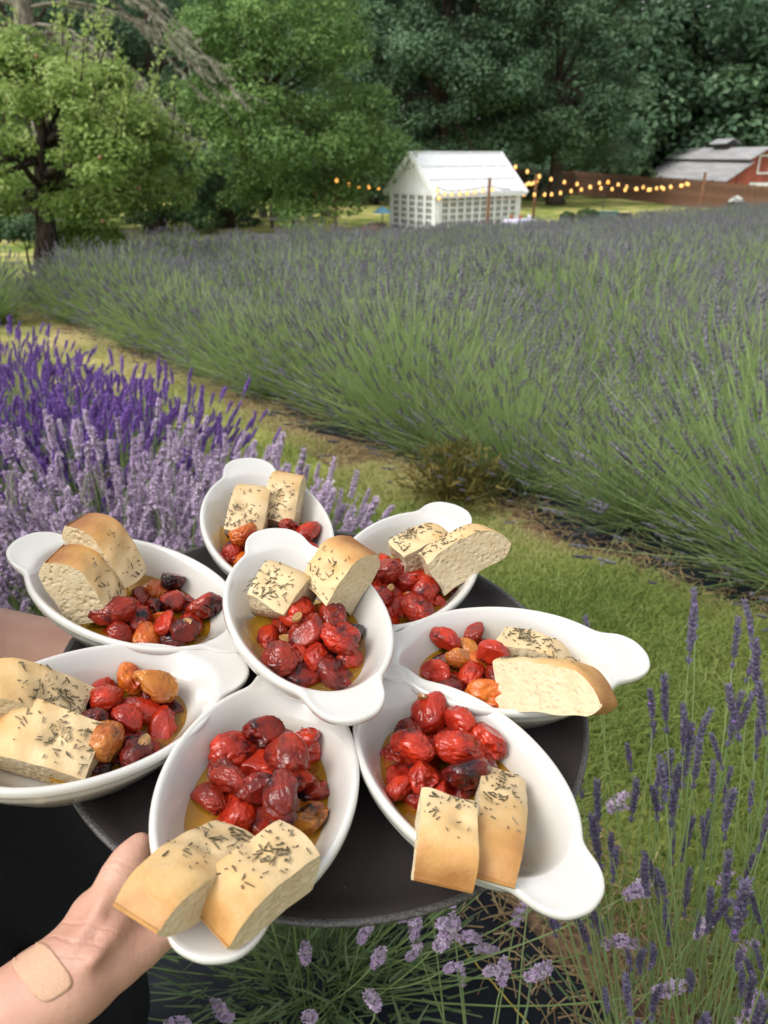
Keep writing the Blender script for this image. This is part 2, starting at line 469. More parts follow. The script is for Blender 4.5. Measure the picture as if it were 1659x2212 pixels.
def fine_spike(name, L, w, whorls, per, m_cal, m_pet, open_frac, seed, gap=True):
    r = np.random.default_rng(seed)
    V = []; F = []; mi = []; rn = []; o = 0
    def put(v, f, m, q):
        nonlocal o
        V.append(v); F.append(f + o); o += len(v); mi.extend([m] * len(f)); rn.extend([q] * len(v))
    for i in range(whorls):
        u = i / (whorls - 1)
        zc = L * (0.0 if (i == 0 and gap) else (.14 + .86 * u) if gap else u)
        rad = w / 2 * (math.sin(math.pi * min(1, .28 + .72 * (1 - u) ** .8)) * .55 + .45) * (1 - .45 * u ** 3)
        for j in range(per):
            a = j * 2 * math.pi / per + i * .6 + r.normal(0, .15)
            out = np.array([math.cos(a), math.sin(a), 0]); d = norm(out * .55 + np.array([0, 0, .9]) + r.normal(0, .12, 3))
            x = norm(np.cross(d, [0, 0, 1.])); y = np.cross(d, x)
            bl = L * .085 * r.uniform(.8, 1.25); bw = w * .15 * r.uniform(.8, 1.2)
            c = out * rad * .55 + [0, 0, zc + r.normal(0, L * .008)]
            v = OCT[:, :1] * x * bw + OCT[:, 1:2] * y * bw + OCT[:, 2:] * d * bl
            put(v + c, OCTF, 0, r.uniform())
            if r.uniform() < open_frac * (1.1 - .5 * u):
                # an open floret: four small lobes at the mouth of the calyx
                c2 = c + d * bl * .9 + out * bw * .4
                n2 = norm(out + [0, 0, .25] + r.normal(0, .25, 3)); a1 = norm(np.cross(n2, [0.1, .2, 1])); a2 = np.cross(n2, a1)
                q = r.uniform(); s_ = w * .19 * r.uniform(.8, 1.2); a0 = r.uniform(0, 1.5)
                for k in range(4):
                    e1 = math.cos(a0 + k * 1.57) * a1 + math.sin(a0 + k * 1.57) * a2; e2 = np.cross(n2, e1)
                    v = np.array([c2, c2 + e1 * s_ * .7 + e2 * s_ * .42, c2 + e1 * s_ + n2 * s_ * .25, c2 + e1 * s_ * .7 - e2 * s_ * .42])
                    put(v, np.array([[0, 1, 2], [0, 2, 3]]), 1, q)
    # the axis
    k = 5; a = np.arange(k) * 2 * np.pi / k
    ring = np.stack([np.cos(a), np.sin(a), a * 0], -1) * w * .10
    v = np.vstack([ring, ring * .5 + [0, 0, L * .98]])
    f = np.array([[j, (j + 1) % k, k + j] for j in range(k)] + [[(j + 1) % k, k + (j + 1) % k, k + j] for j in range(k)])
    put(v, f, 0, .2)
    V = np.vstack(V)
    b = r.normal(0, .16) / L
    V[:, 0] += b * V[:, 2] ** 2
    return mesh_np(name, V, np.vstack(F), False, [m_cal, m_pet], mi, {'tone': rn})

def dome_dirs(n, rng, max_th=1.45, power=.75):
    th = max_th * rng.uniform(0, 1, n) ** power; ph = rng.uniform(0, 2 * np.pi, n)
    return th, ph

def bush(nst, L, seed, stem_w, seg, spike, spike_frac, nleaf, leaf_w, R0=.13, max_th=1.4, spike_w=.011, spike_L=.055, tubes=False):
    """one plant: stems mesh (with basal leaves) + spikes mesh"""
    r = np.random.default_rng(seed)
    th, ph = dome_dirs(nst, r, max_th)
    ll = L * r.uniform(.72, 1.12, nst) * (1 - .08 * (th / max_th) ** 2)
    out = np.stack([np.cos(ph), np.sin(ph), ph * 0], -1)
    rb = R0 * np.sqrt(r.uniform(0, 1, nst)); pb = ph + r.normal(0, .6, nst)
    P0 = np.stack([np.cos(pb) * rb, np.sin(pb) * rb, r.uniform(0, .10, nst)], -1)
    d0 = out * np.sin(th)[:, None] + np.array([0, 0, 1.]) * np.cos(th)[:, None]
    P1 = P0 + d0 * ll[:, None] * .55 + r.normal(0, .02, (nst, 3))
    P2 = P1 + norm(d0 + np.array([0, 0, .42]) * np.sin(th)[:, None] - np.array([0, 0, .25]) * (th > 1.15)[:, None] + r.normal(0, .13, (nst, 3))) * ll[:, None] * .5
    P2[:, 2] = np.maximum(P2[:, 2], .03); P1[:, 2] = np.maximum(P1[:, 2], .04)
    V1, Q1 = ribbons(P0, P1, P2, stem_w * r.uniform(.7, 1.3, nst), seg, r, .5)
    rn1 = np.repeat(np.clip(r.normal(.5, .25, nst), 0, 1), (seg + 1) * 2)
    # basal leaves fill the mound
    th2, ph2 = dome_dirs(nleaf, r, 1.5, .6)
    o2 = np.stack([np.cos(ph2), np.sin(ph2), ph2 * 0], -1)
    d2 = o2 * np.sin(th2)[:, None] + np.array([0, 0, 1.]) * np.cos(th2)[:, None]
    B0 = d2 * (L * .38 * r.uniform(.1, 1.0, nleaf) ** .7)[:, None] + r.normal(0, .02, (nleaf, 3)); B0[:, 2] = np.abs(B0[:, 2])
    B2 = B0 + norm(d2 + r.normal(0, .45, (nleaf, 3)) + [0, 0, .3]) * (L * .17 * r.uniform(.5, 1.3, nleaf))[:, None]
    V2, Q2 = ribbons(B0, (B0 + B2) / 2 + r.normal(0, .006, (nleaf, 3)), B2, leaf_w, 1, r, .4)
    rn2 = np.repeat(np.clip(r.normal(.5, .25, nleaf), 0, 1), 4)
    V = np.vstack([V1, V2]); Q = np.vstack([Q1, Q2 + len(V1)])
    mi = np.concatenate([np.zeros(len(Q1)), np.ones(len(Q2))])
    stems = (V, Q, mi, np.concatenate([rn1, rn2]))
    tipd = norm(P2 - P1)
    k = r.uniform(0, 1, nst) < spike_frac
    TV, TF = low_spike(spike_L, spike_w, r)
    A = frames(tipd[k], r) * r.uniform(.75, 1.35, k.sum())[:, None, None]
    VS, FS = inst(TV, TF, A, P2[k] - tipd[k] * spike_L * .1)
    rs = np.repeat(np.clip(r.normal(.5, .25, k.sum()), 0, 1), len(TV))
    return stems, (VS, FS, rs)

def bush_meshes(tagname, n, **kw):
    out = []
    for i in range(n):
        s, f = bush(seed=kw['seed0'] + i, **{k: v for k, v in kw.items() if k not in ('seed0', 'mat')})
        a = mesh_np('stems', s[0], s[1], True, [M['lav_stem'], M['lav_leaf']], s[2], {'tone': s[3]})
        b = mesh_np('flower_spikes', f[0], f[1], False, [M[kw['mat']]], None, {'tone': f[2]})
        out.append((a, b, s, f))
    return out

near_b = bush_meshes('near', 4, seed0=100, nst=1300, L=.70, stem_w=.0030, seg=5, spike=None, spike_frac=.42, nleaf=1300, leaf_w=.006, mat='bud_grey', spike_L=.06, spike_w=.012)
mid_b = bush_meshes('mid', 4, seed0=140, nst=1000, L=.70, stem_w=.0052, seg=3, spike=None, spike_frac=.34, nleaf=500, leaf_w=.012, mat='bud_grey', spike_L=.075, spike_w=.017)
far_b = bush_meshes('far', 3, seed0=180, nst=420, L=.68, stem_w=.010, seg=2, spike=None, spike_frac=.45, nleaf=160, leaf_w=.03, mat='bud_grey', spike_L=.10, spike_w=.028)

spots = []
rf = np.random.default_rng(5)
for i, s_ in enumerate(np.arange(2.66, 44, .92)):
    for t_ in np.arange(-3, 24.8, .62 if i < 2 else .80):
        s1 = s_ + rf.normal(0, .09); t1 = t_ + rf.normal(0, .09) + (i % 2) * .4
        if i == 0 and t1 > 11.2: continue
        if i == 1 and t1 > 14.5: continue
        if t1 > np.interp(s1, [3, 8, 18, 26], [18, 18.5, 23.5, 24.5]): continue
        x, y = st(s1, t1)
        z = terr1(x, y)
        if in_view(np.array([x]), np.array([y]), np.array([z + .4]), 420)[0] and y > .5:
            spots.append((math.hypot(x, y), x, y, z, i))
spots.sort()
root0 = None
for q, (dist, x, y, z, row) in enumerate(spots[:300]):
    me = near_b[q % 4] if dist < 6.5 else mid_b[q % 4]
    e = empty('lavender_bush', (x, y, z), rf.uniform(0, 6.28))
    sc = rf.uniform(.82, 1.18); e.scale = (sc, sc, sc * rf.uniform(.88, 1.10))
    if row == 0:
        tag(e, 'sprawling green lavender bush with grey-violet buds along the path edge of the field', 'lavender', 'lavender bushes in the front row of the field')
    else:
        tag(e, 'green lavender bush with grey-violet buds in the closed mass behind the front row', 'lavender', 'lavender bushes massed in the field')
    a = link('stems', me[0], e); b = link('flower_spikes', me[1], e)
    a['kind'] = 'stuff'; b['kind'] = 'stuff'
# the rest of the field beyond about three hundred plants: one mass
SV, SQ, SM, SR, FV, FF, FR = [], [], [], [], [], [], []
o1 = o2 = 0
for q, (dist, x, y, z, row) in enumerate(spots[300:]):
    _, _, s, f = far_b[q % 3]
    a = rf.uniform(0, 6.28); sc = rf.uniform(.88, 1.12)
    R = np.array([[math.cos(a), math.sin(a), 0], [-math.sin(a), math.cos(a), 0], [0, 0, 1]]) * sc
    SV.append(s[0] @ R + [x, y, z]); SQ.append(s[1] + o1); SM.append(s[2]); SR.append(np.clip(s[3] + rf.normal(0, .12), 0, 1)); o1 += len(s[0])
    FV.append(f[0] @ R + [x, y, z]); FF.append(f[1] + o2); FR.append(f[2]); o2 += len(f[0])
if SV:
    e = empty('distant_lavender', (float(spots[300][1]), float(spots[300][2]), float(spots[300][3])))
    tag(e, 'far part of the lavender field, a grey-violet and green mass reaching the greenhouse', 'lavender', kind='stuff')
    off = np.array(e.location)
    tag(link('stems', mesh_np('stems', np.vstack(SV) - off, np.vstack(SQ), True, [M['lav_stem'], M['lav_leaf']], np.concatenate(SM), {'tone': np.concatenate(SR)}), e), kind='stuff')
    tag(link('flower_spikes', mesh_np('flower_spikes', np.vstack(FV) - off, np.vstack(FF), False, [M['bud_grey']], None, {'tone': np.concatenate(FR)}), e), kind='stuff')
print('field plants', len(spots))

# --- the near row: every spike is a part of its own
def spiky_plant(name, label, base, nst, L, seed, spike_meshes, cone, lean=(0, 0, 0), R0=.10, stem_r=(.0016, .0011), nleaf=900, leaf_w=.005, upturn=.75, weights=None, sc_rng=(.68, 1.08), power=.7, group=None, lmin=.7):
    r = np.random.default_rng(seed)
    e = empty(name, base)
    tag(e, label, 'lavender', group)
    th, ph = dome_dirs(nst, r, cone, power)
    ll = L * r.uniform(lmin, 1.08, nst)
    out = np.stack([np.cos(ph), np.sin(ph), ph * 0], -1)
    rb = R0 * np.sqrt(r.uniform(0, 1, nst)); pb = ph + r.normal(0, .7, nst)
    P0 = np.stack([np.cos(pb) * rb, np.sin(pb) * rb, r.uniform(0.02, .10, nst)], -1)
    d0 = norm(out * np.sin(th)[:, None] + np.array([0, 0, 1.]) * np.cos(th)[:, None] + np.asarray(lean))
    P1 = P0 + d0 * ll[:, None] * .55 + r.normal(0, .015, (nst, 3))
    P2 = P1 + norm(d0 + np.array([0, 0, upturn]) * np.sin(th)[:, None] + r.normal(0, .10, (nst, 3))) * ll[:, None] * .45
    V, Q, T = tubes3(P0, P1, P2, stem_r[0], stem_r[1], 6, 4, r)
    rn = np.repeat(np.clip(r.normal(.5, .2, nst), 0, 1), 28)
    th2, ph2 = dome_dirs(nleaf, r, 1.4, .6)
    d2 = np.stack([np.cos(ph2) * np.sin(th2), np.sin(ph2) * np.sin(th2), np.cos(th2)], -1)
    B0 = d2 * (L * .5 * r.uniform(.1, 1.0, nleaf) ** .8)[:, None]; B0[:, 2] = np.abs(B0[:, 2]) + .02
    dd = norm(d2 + r.normal(0, .35, (nleaf, 3)) + [0, 0, .35]) * (.075 * r.uniform(.5, 1.4, nleaf))[:, None]
    V2, Q2 = ribbons(B0, B0 + dd * .5 + r.normal(0, .004, (nleaf, 3)), B0 + dd, leaf_w, 2, r, .35)
    rn2 = np.repeat(np.clip(r.normal(.5, .25, nleaf), 0, 1), 6)
    me = mesh_np('stems', np.vstack([V, V2]), np.vstack([Q, Q2 + len(V)]), True, [M['lav_stem'], M['lav_leaf']], np.concatenate([np.zeros(len(Q)), np.ones(len(Q2))]), {'tone': np.concatenate([rn, rn2])})
    tag(link('stems', me, e), kind='stuff')
    ids = r.choice(len(spike_meshes), nst, p=weights)
    for i in range(nst):
        o = link('flower_spike', spike_meshes[ids[i]], e)
        z = Vector(T[i]); q = z.to_track_quat('Z', 'Y')
        s = r.uniform(*sc_rng)
        o.matrix_local = Matrix.LocRotScale(Vector(P2[i] - T[i] * .004), q @ Matrix.Rotation(r.uniform(0, 6.28), 4, 'Z').to_quaternion(), Vector((s, s, s)))
    return e

purple = [fine_spike('flower_spike', .050 + .009 * i, .018, 7 + i, 6, M['calyx_purple'], M['bud_purple'], .9, 300 + i, gap=(i % 2 == 0)) for i in range(4)]
lilac = [fine_spike('flower_spike', .062 + .011 * i, .021, 8 + i, 7, M['calyx_lilac'], M['petal_lilac'], .85, 320 + i, gap=(i % 2 == 0)) for i in range(4)] + \
        [fine_spike('flower_spike', .085, .012, 11, 6, M['bud_cream'], M['calyx_lilac'], .08, 330, gap=False)]
slate = [fine_spike('flower_spike', .050 + .011 * i, .0130, 8 + i, 6, M['bud_dark'], M['bud_purple'], .03 if i else .12, 340 + i, gap=True) for i in range(4)]
puffs = [fine_spike('flower_spike', .032 + .010 * i, .024, 4 + i, 7, M['calyx_lilac'], M['petal_lilac'], .9, 360 + i, gap=(i == 2)) for i in range(3)]

def gp(x, y):
    return (x, y, terr1(x, y))
spiky_plant('lavender_plant', 'deep violet flowering lavender bush touching the pale lilac one', gp(-.92, 2.42), 300, .58, 401, purple, 1.15)
spiky_plant('lavender_plant', 'pale lilac lavender bush reaching furthest over the grass path', gp(-.40, 1.86), 260, .52, 431, lilac, 1.2, weights=[.25, .25, .25, .23, .02])
spiky_plant('lavender_plant', 'pale lilac lavender bush just above the bare arm, in front of the cream spiked one', gp(-.80, 1.50), 300, .56, 432, lilac, 1.2, weights=[.2, .2, .2, .2, .2])
spiky_plant('lavender_plant', 'deep violet flowering lavender bush wedged behind the middle lilac bush', gp(-1.10, 2.24), 300, .60, 433, purple, 1.2)
spiky_plant('lavender_plant', 'deep violet flowering lavender bush nearest the grass path among the violet ones', gp(-.98, 2.80), 300, .58, 421, purple, 1.2)
spiky_plant('lavender_plant', 'deep violet flowering lavender bush away from the path, behind the lilac ones', gp(-1.42, 2.42), 300, .60, 422, purple, 1.2)
spiky_plant('lavender_plant', 'deep violet flowering lavender bush second from the pale lilac ones', gp(-1.28, 2.86), 300, .60, 402, purple, 1.15)
spiky_plant('lavender_plant', 'deep violet flowering lavender bush at the far end of the violet bushes', gp(-2.10, 3.92), 300, .62, 403, purple, 1.15)
spiky_plant('lavender_plant', 'dense pale lilac lavender bush in flower beside the grass path', gp(-.56, 1.66), 300, .60, 404, lilac, 1.15, weights=[.24, .25, .25, .22, .04])
spiky_plant('lavender_plant', 'pale lilac lavender bush squeezed between the dense one and the violet bushes', gp(-.78, 1.92), 300, .60, 414, lilac, 1.15, weights=[.25, .25, .25, .23, .02])
spiky_plant('lavender_plant', 'deep violet flowering lavender bush second from the far end of the violet bushes', gp(-1.68, 3.36), 300, .61, 415, purple, 1.15)
spiky_plant('lavender_plant', 'pale lilac lavender bush with cream faded spikes behind the server arm', gp(-1.0, 1.52), 260, .58, 405, lilac, 1.1, weights=[.17, .17, .17, .14, .35])
spiky_plant('lavender_plant', 'loose lavender with short lilac flower puffs under the serving tray', gp(-.12, .92), 120, .55, 406, puffs, 1.45, nleaf=1500, lmin=.5)
spiky_plant('lavender_plant', 'thin lavender with few lilac puffs on the bare weed cloth', gp(.16, .55), 20, .52, 408, puffs, 1.4, nleaf=120, lmin=.5)
spiky_plant('lavender_plant', 'tall lavender with slate-violet bud spikes on long bare stems by the path', gp(.50, .70), 170, .64, 407, slate, .42, lean=(.02, .06, 0), R0=.16, stem_r=(.0012, .0009), nleaf=120, lmin=.45, sc_rng=(.75, 1.25))
spiky_plant('lavender_plant', 'sparse leaning lavender with slate-violet spikes beside the brown straw', gp(.74, .60), 90, .60, 409, slate, .5, lean=(-.05, .08, 0), R0=.16, stem_r=(.0012, .0009), nleaf=40, lmin=.4, sc_rng=(.75, 1.2))
# grey lavender clump left of the fruit tree
for k, (x, y) in enumerate([(-4.9, 9.6), (-5.5, 10.4)]):
    e = empty('lavender_clump', gp(x, y), k * 1.3); e.scale = (1.15, 1.15, 1.1)
    tag(e, 'greyish lavender clump on the far side of the path beside the fruit tree trunk', 'lavender', 'grey lavender clumps by the fruit tree')
    tag(link('stems', mid_b[k][0], e), kind='stuff'); tag(link('flower_spikes', mid_b[k][1], e), kind='stuff')
# a yellowing weed at the edge of the field
r = np.random.default_rng(77)
x, y = at_z(985, 1010, .1)[:2]
nn = 1500
th, ph = dome_dirs(nn, r, 1.3)
d = np.stack([np.cos(ph) * np.sin(th), np.sin(ph) * np.sin(th), np.cos(th)], -1)
B0 = d * (.30 * r.uniform(.05, 1, nn))[:, None]; dd = norm(d + r.normal(0, .5, (nn, 3))) * (.05 * r.uniform(.5, 1.4, nn))[:, None]
V, Q = ribbons(B0, B0 + dd * .5, B0 + dd, .012, 1, r, .3)
me = mesh_np('weed_plant', V, Q, True, [M['weed']], None, {'tone': np.repeat(r.uniform(0, 1, nn), 4)})
w_ = empty('weed_plant', gp(float(x), float(y)))
tag(w_, 'low yellowing weed between two lavender bushes at the field edge', 'weed')
tag(link('leaves', me, w_), kind='stuff')
mb = MB()
for k in range(26):
    j = k * 50; mb.tube([B0[j] * .02, B0[j] * .6 + [0, 0, .02], B0[j]], [.003, .002, .001], 4)
mb.build('stalks', M['lav_stem'], w_)
# ------------------------------------------------------------------ serving tray
TC = np.array([-0.04298237, 0.49116809, 1.03389516])
TN = norm(np.array([0.1144827, -0.10750811, 0.98759087]))
TU = norm(np.array([0.99342524, 0.01238928, -0.11381035]))
TV = np.cross(TN, TU)
TM = Matrix(((TU[0], TV[0], TN[0], TC[0]), (TU[1], TV[1], TN[1], TC[1]), (TU[2], TV[2], TN[2], TC[2]), (0, 0, 0, 1)))
TA = np.stack([TU, TV, TN])
def on_tray(px, py, h):
    """a point of the picture on the plane h metres above the tray rim, in tray coordinates (m)"""
    d = ray(px, py); t = ((TC + TN * h - CAM) @ TN) / (d @ TN)
    return TA @ (CAM + d * t - TC)

def tray_mat():
    m, nt, n, l, b = new_mat('tray_resin')
    tc = n.new('ShaderNodeTexCoord')
    nz = n.new('ShaderNodeTexNoise'); nz.inputs['Scale'].default_value = 900; nz.inputs['Detail'].default_value = 3
    n2 = n.new('ShaderNodeTexNoise'); n2.inputs['Scale'].default_value = 9; n2.inputs['Detail'].default_value = 8
    vo = n.new('ShaderNodeTexVoronoi'); vo.inputs['Scale'].default_value = 210
    for q in (nz, n2, vo): l.new(tc.outputs['Object'], q.inputs['Vector'])
    rp = n.new('ShaderNodeValToRGB'); e = rp.color_ramp.elements
    e[0].position = .3; e[0].color = (.021, .017, .017, 1); e[1].position = .75; e[1].color = (.036, .030, .029, 1)
    l.new(n2.outputs['Fac'], rp.inputs['Fac'])
    # crumbs and dust
    cr = n.new('ShaderNodeMapRange'); cr.inputs[1].default_value = .10; cr.inputs[2].default_value = .05
    l.new(vo.outputs['Distance'], cr.inputs[0])
    n3 = n.new('ShaderNodeTexNoise'); n3.inputs['Scale'].default_value = 60; l.new(tc.outputs['Object'], n3.inputs['Vector'])
    g = n.new('ShaderNodeMath'); g.operation = 'GREATER_THAN'; g.inputs[1].default_value = .66; l.new(n3.outputs['Fac'], g.inputs[0])
    mu = n.new('ShaderNodeMath'); mu.operation = 'MULTIPLY'; l.new(cr.outputs[0], mu.inputs[0]); l.new(g.outputs[0], mu.inputs[1])
    mx = n.new('ShaderNodeMix'); mx.data_type = 'RGBA'; l.new(mu.outputs[0], mx.inputs['Factor']); l.new(rp.outputs[0], mx.inputs['A']); mx.inputs['B'].default_value = (.22, .2, .18, 1)
    l.new(mx.outputs['Result'], b.inputs['Base Color'])
    b.inputs['Roughness'].default_value = .55; b.inputs['Specular IOR Level'].default_value = .25
    bp = n.new('ShaderNodeBump'); bp.inputs['Strength'].default_value = .25; bp.inputs['Distance'].default_value = .001
    l.new(nz.outputs['Fac'], bp.inputs['Height']); l.new(bp.outputs[0], b.inputs['Normal'])
    return m
M['tray'] = tray_mat()
M['tray_edge'] = simple('worn_tray_edge', (.07, .066, .063), .4, .2, 700, .35, c2=(.022, .020, .020))
TF = -.010                       # tray floor
tray = empty('serving_tray', mat=TM)
tag(tray, 'round dark brown serving tray crowded with white oval dishes', 'tray')
prof = [(0, TF), (.06, TF), (.12, TF), (.165, TF), (.177, TF + .0006), (.184, TF + .0028), (.191, -.0032), (.1955, -.0010), (.1985, -.0005)]
MB().lathe(prof, 128).build('floor_and_lip', M['tray'], tray, True)
prof = [(.1985, -.0005), (.2000, .0003), (.2018, .0002), (.2028, -.0008), (.2026, -.0026), (.2015, -.0040)]
MB().lathe(prof, 128).build('rim', M['tray_edge'], tray, True)
prof = [(.2015, -.0040), (.194, -.0060), (.187, -.0100), (.181, -.0138), (.172, -.0148), (.10, -.0148), (0, -.0148)]
MB().lathe(prof, 128).build('underside', M['tray'], tray, True)

# ------------------------------------------------------------------ dishes
def ceramic_mat():
    m, nt, n, l, b = new_mat('white_glazed_stoneware')
    tc = n.new('ShaderNodeTexCoord')
    nz = n.new('ShaderNodeTexNoise'); nz.inputs['Scale'].default_value = 14; nz.inputs['Detail'].default_value = 4; l.new(tc.outputs['Object'], nz.inputs['Vector'])
    rp = n.new('ShaderNodeValToRGB'); e = rp.color_ramp.elements
    e[0].position = .3; e[0].color = (.54, .524, .487, 1); e[1].position = .7; e[1].color = (.57, .556, .522, 1)
    l.new(nz.outputs['Fac'], rp.inputs['Fac'])
    # baked-on oil stains near the food
    n2 = n.new('ShaderNodeTexNoise'); n2.inputs['Scale'].default_value = 30; n2.inputs['Detail'].default_value = 5; l.new(tc.outputs['Object'], n2.inputs['Vector'])
    sp = n.new('ShaderNodeSeparateXYZ'); l.new(tc.outputs['Object'], sp.inputs[0])
    mr = n.new('ShaderNodeMapRange'); mr.inputs[1].default_value = .030; mr.inputs[2].default_value = .008; l.new(sp.outputs['Z'], mr.inputs[0])
    m2 = n.new('ShaderNodeMapRange'); m2.inputs[1].default_value = .44; m2.inputs[2].default_value = .66; l.new(n2.outputs['Fac'], m2.inputs[0])
    mm = n.new('ShaderNodeMath'); mm.operation = 'MULTIPLY'; l.new(mr.outputs[0], mm.inputs[0]); l.new(m2.outputs[0], mm.inputs[1])
    m3 = n.new('ShaderNodeMath'); m3.operation = 'MULTIPLY'; m3.inputs[1].default_value = .5; l.new(mm.outputs[0], m3.inputs[0])
    mx = n.new('ShaderNodeMix'); mx.data_type = 'RGBA'; l.new(m3.outputs[0], mx.inputs['Factor']); l.new(rp.outputs[0], mx.inputs['A']); mx.inputs['B'].default_value = (.56, .43, .24, 1)
    l.new(mx.outputs['Result'], b.inputs['Base Color'])
    b.inputs['Roughness'].default_value = .22; b.inputs['Coat Weight'].default_value = 1.0; b.inputs['Coat Roughness'].default_value = .05
    bp = n.new('ShaderNodeBump'); bp.inputs['Strength'].default_value = .04; bp.inputs['Distance'].default_value = .003
    l.new(nz.outputs['Fac'], bp.inputs['Height']); l.new(bp.outputs[0], b.inputs['Normal'])
    return m
M['ceramic'] = ceramic_mat()
DL, DA, DB, DH = .1135, .0910, .0605, .0365      # half length with ears, half axes of the rim, height
def ell(a, b, th):
    return 1 / np.sqrt((np.cos(th) / a) ** 2 + (np.sin(th) / b) ** 2)
def dish_mesh():
    n = 288
    th = np.arange(n) * 2 * np.pi / n
    c, s = np.abs(np.cos(th)), np.abs(np.sin(th))
    ro = ell(DA, DB, th); ri = ell(DA - .0052, DB - .0052, th)
    # outline seen from above: an oval that runs out into a rounded ear at each end
    xs = np.linspace(0, DL, 1500)
    ye = DB * np.sqrt(np.clip(1 - (xs / DA) ** 2, 0, 1))
    x0 = .080; hw = .0275
    yr = hw * (1 - np.clip((xs - x0) / (DL - x0), 0, 1) ** 2.7) ** (1 / 2.2) - .0008 * np.clip((xs - x0) / .02, 0, 1)
    sm = .0022
    yy = np.maximum(ye, yr) + sm * np.log1p(np.exp(-np.abs(ye - yr) / sm)) * np.clip((xs - .055) / .02, 0, 1) * np.clip((DL - xs) / .004, 0, 1)
    yy[-1] = 0
    tt = np.arctan2(yy, xs)[::-1]; rr_ = np.hypot(xs, yy)[::-1]
    ta = np.arctan2(s, c)
    rout = np.interp(ta, tt, rr_) + .00025 * np.cos(th * 46) * np.clip((c - .93) / .05, 0, 1)
    rout = np.maximum(rout, ro)
    for _ in range(3): rout = (np.roll(rout, 1) + 2 * rout + np.roll(rout, -1)) / 4
    rings = []
    def ring(r, z): rings.append(np.stack([r * np.cos(th), r * np.sin(th), np.broadcast_to(z, (n,))], -1))
    for f, z in ((.02, .0042), (.25, .0042), (.48, .0042), (.575, .0046), (.64, .0062), (.70, .0095), (.765, .0145), (.83, .0205), (.89, .0265), (.94, .0312), (.975, .0340), (1.0, .0355)):
        ring(ri * f, z)
    w = rout - ri
    t = np.clip((w - .007) / .014, 0, 1); t = t * t * (3 - 2 * t)
    for u, zb, ze in ((.2, .0366, .0352), (.45, .0371, .0352), (.68, .0369, .0356), (.85, .0362, .0366), (.95, .0353, .0370), (1.0, .0342, .0362)):
        ring(ri + w * u, zb * (1 - t) + ze * t)
    ring(rout * 1.002, .0325 * (1 - t) + .0338 * t); ring(rout * .992, .0310)
    for f, k in ((.6, .0292), (.0, .0272)):
        ring(ro * .975 + (rout - ro) * f * .9, k)
    for f, z in ((.93, .022), (.86, .0145), (.78, .0075), (.725, .0030), (.705, .0006), (.69, 0), (.665, 0), (.655, .0016), (.3, .0016), (.02, .0016)):
        ring(ro * f, z)
    V = np.vstack(rings); m = len(rings); Q = []
    I = np.arange(m * n).reshape(m, n); J = np.roll(I, -1, 1)
    Q = np.stack([I[:-1], J[:-1], J[1:], I[1:]], -1).reshape(-1, 4)
    V = np.vstack([V, [[0, 0, .0042], [0, 0, .0016]]])
    k = m * n
    T = np.vstack([np.stack([np.full(n, k), J[0], I[0]], -1)[:, ::-1], np.stack([np.full(n, k + 1), I[-1], J[-1]], -1)[:, ::-1]])
    me = mesh_np('oval_dish', V, [T, Q], True, [M['ceramic']])
    return me
DISH = dish_mesh()

# dish: centre (mm in the tray plane), outward axis angle (deg), base height above tray floor (mm), pitch of the outer end (deg), what it looks like
def tip(px, py, ang, h=.022):
    p = on_tray(px, py, h) * 1000; a = math.radians(ang)
    return (p[0] - 107.5 * math.cos(a), p[1] - 107.5 * math.sin(a))
DISHES = {
    'A': ((-162.7, 41.9), 160, 0, 4.4, 'whose bread slices stand upright, near the bare arm'),
    'B': ((-70.3, 158), 109, 0, 4.5, 'half hidden behind the raised one'),
    'C': ((62.4, 115), 64, 0, 3.3, 'with two long slices jutting over its ear'),
    'D': ((137, 2.0), 4, 0, 3.3, 'whose front slice shows its whole porous cut side'),
    'E': ((91, -112.5), -57, 0, 3.3, 'with an empty oily end and slices laid across it'),
    'F': ((-36.5, -134.5), -96.5, 0, 3.3, 'resting over the thumb of the hand'),
    'G': ((-155.3, -89.5), 218, 0, 4.8, 'with the most rosemary bread, beside the black apron'),
    'H': ((-20.8, 4), 111.5, 29, 0, 'raised on top of the others mid tray'),
}
DMAT = {}
for k, (c, ang, h, pit, desc) in DISHES.items():
    L = Matrix.Translation((c[0] / 1000, c[1] / 1000, TF + .0005 + h / 1000)) @ Matrix.Rotation(math.radians(ang), 4, 'Z') @ Matrix.Translation((-.0625, 0, 0)) @ Matrix.Rotation(math.radians(-pit), 4, 'Y') @ Matrix.Translation((.0625, 0, 0))
    DMAT[k] = TM @ L
    o = link('oval_dish', DISH); o.matrix_world = DMAT[k]
    tag(o, 'white oval eared dish ' + desc, 'dish', 'white oval dishes on the tray')
    DISHES[k] = DISHES[k] + (L,)

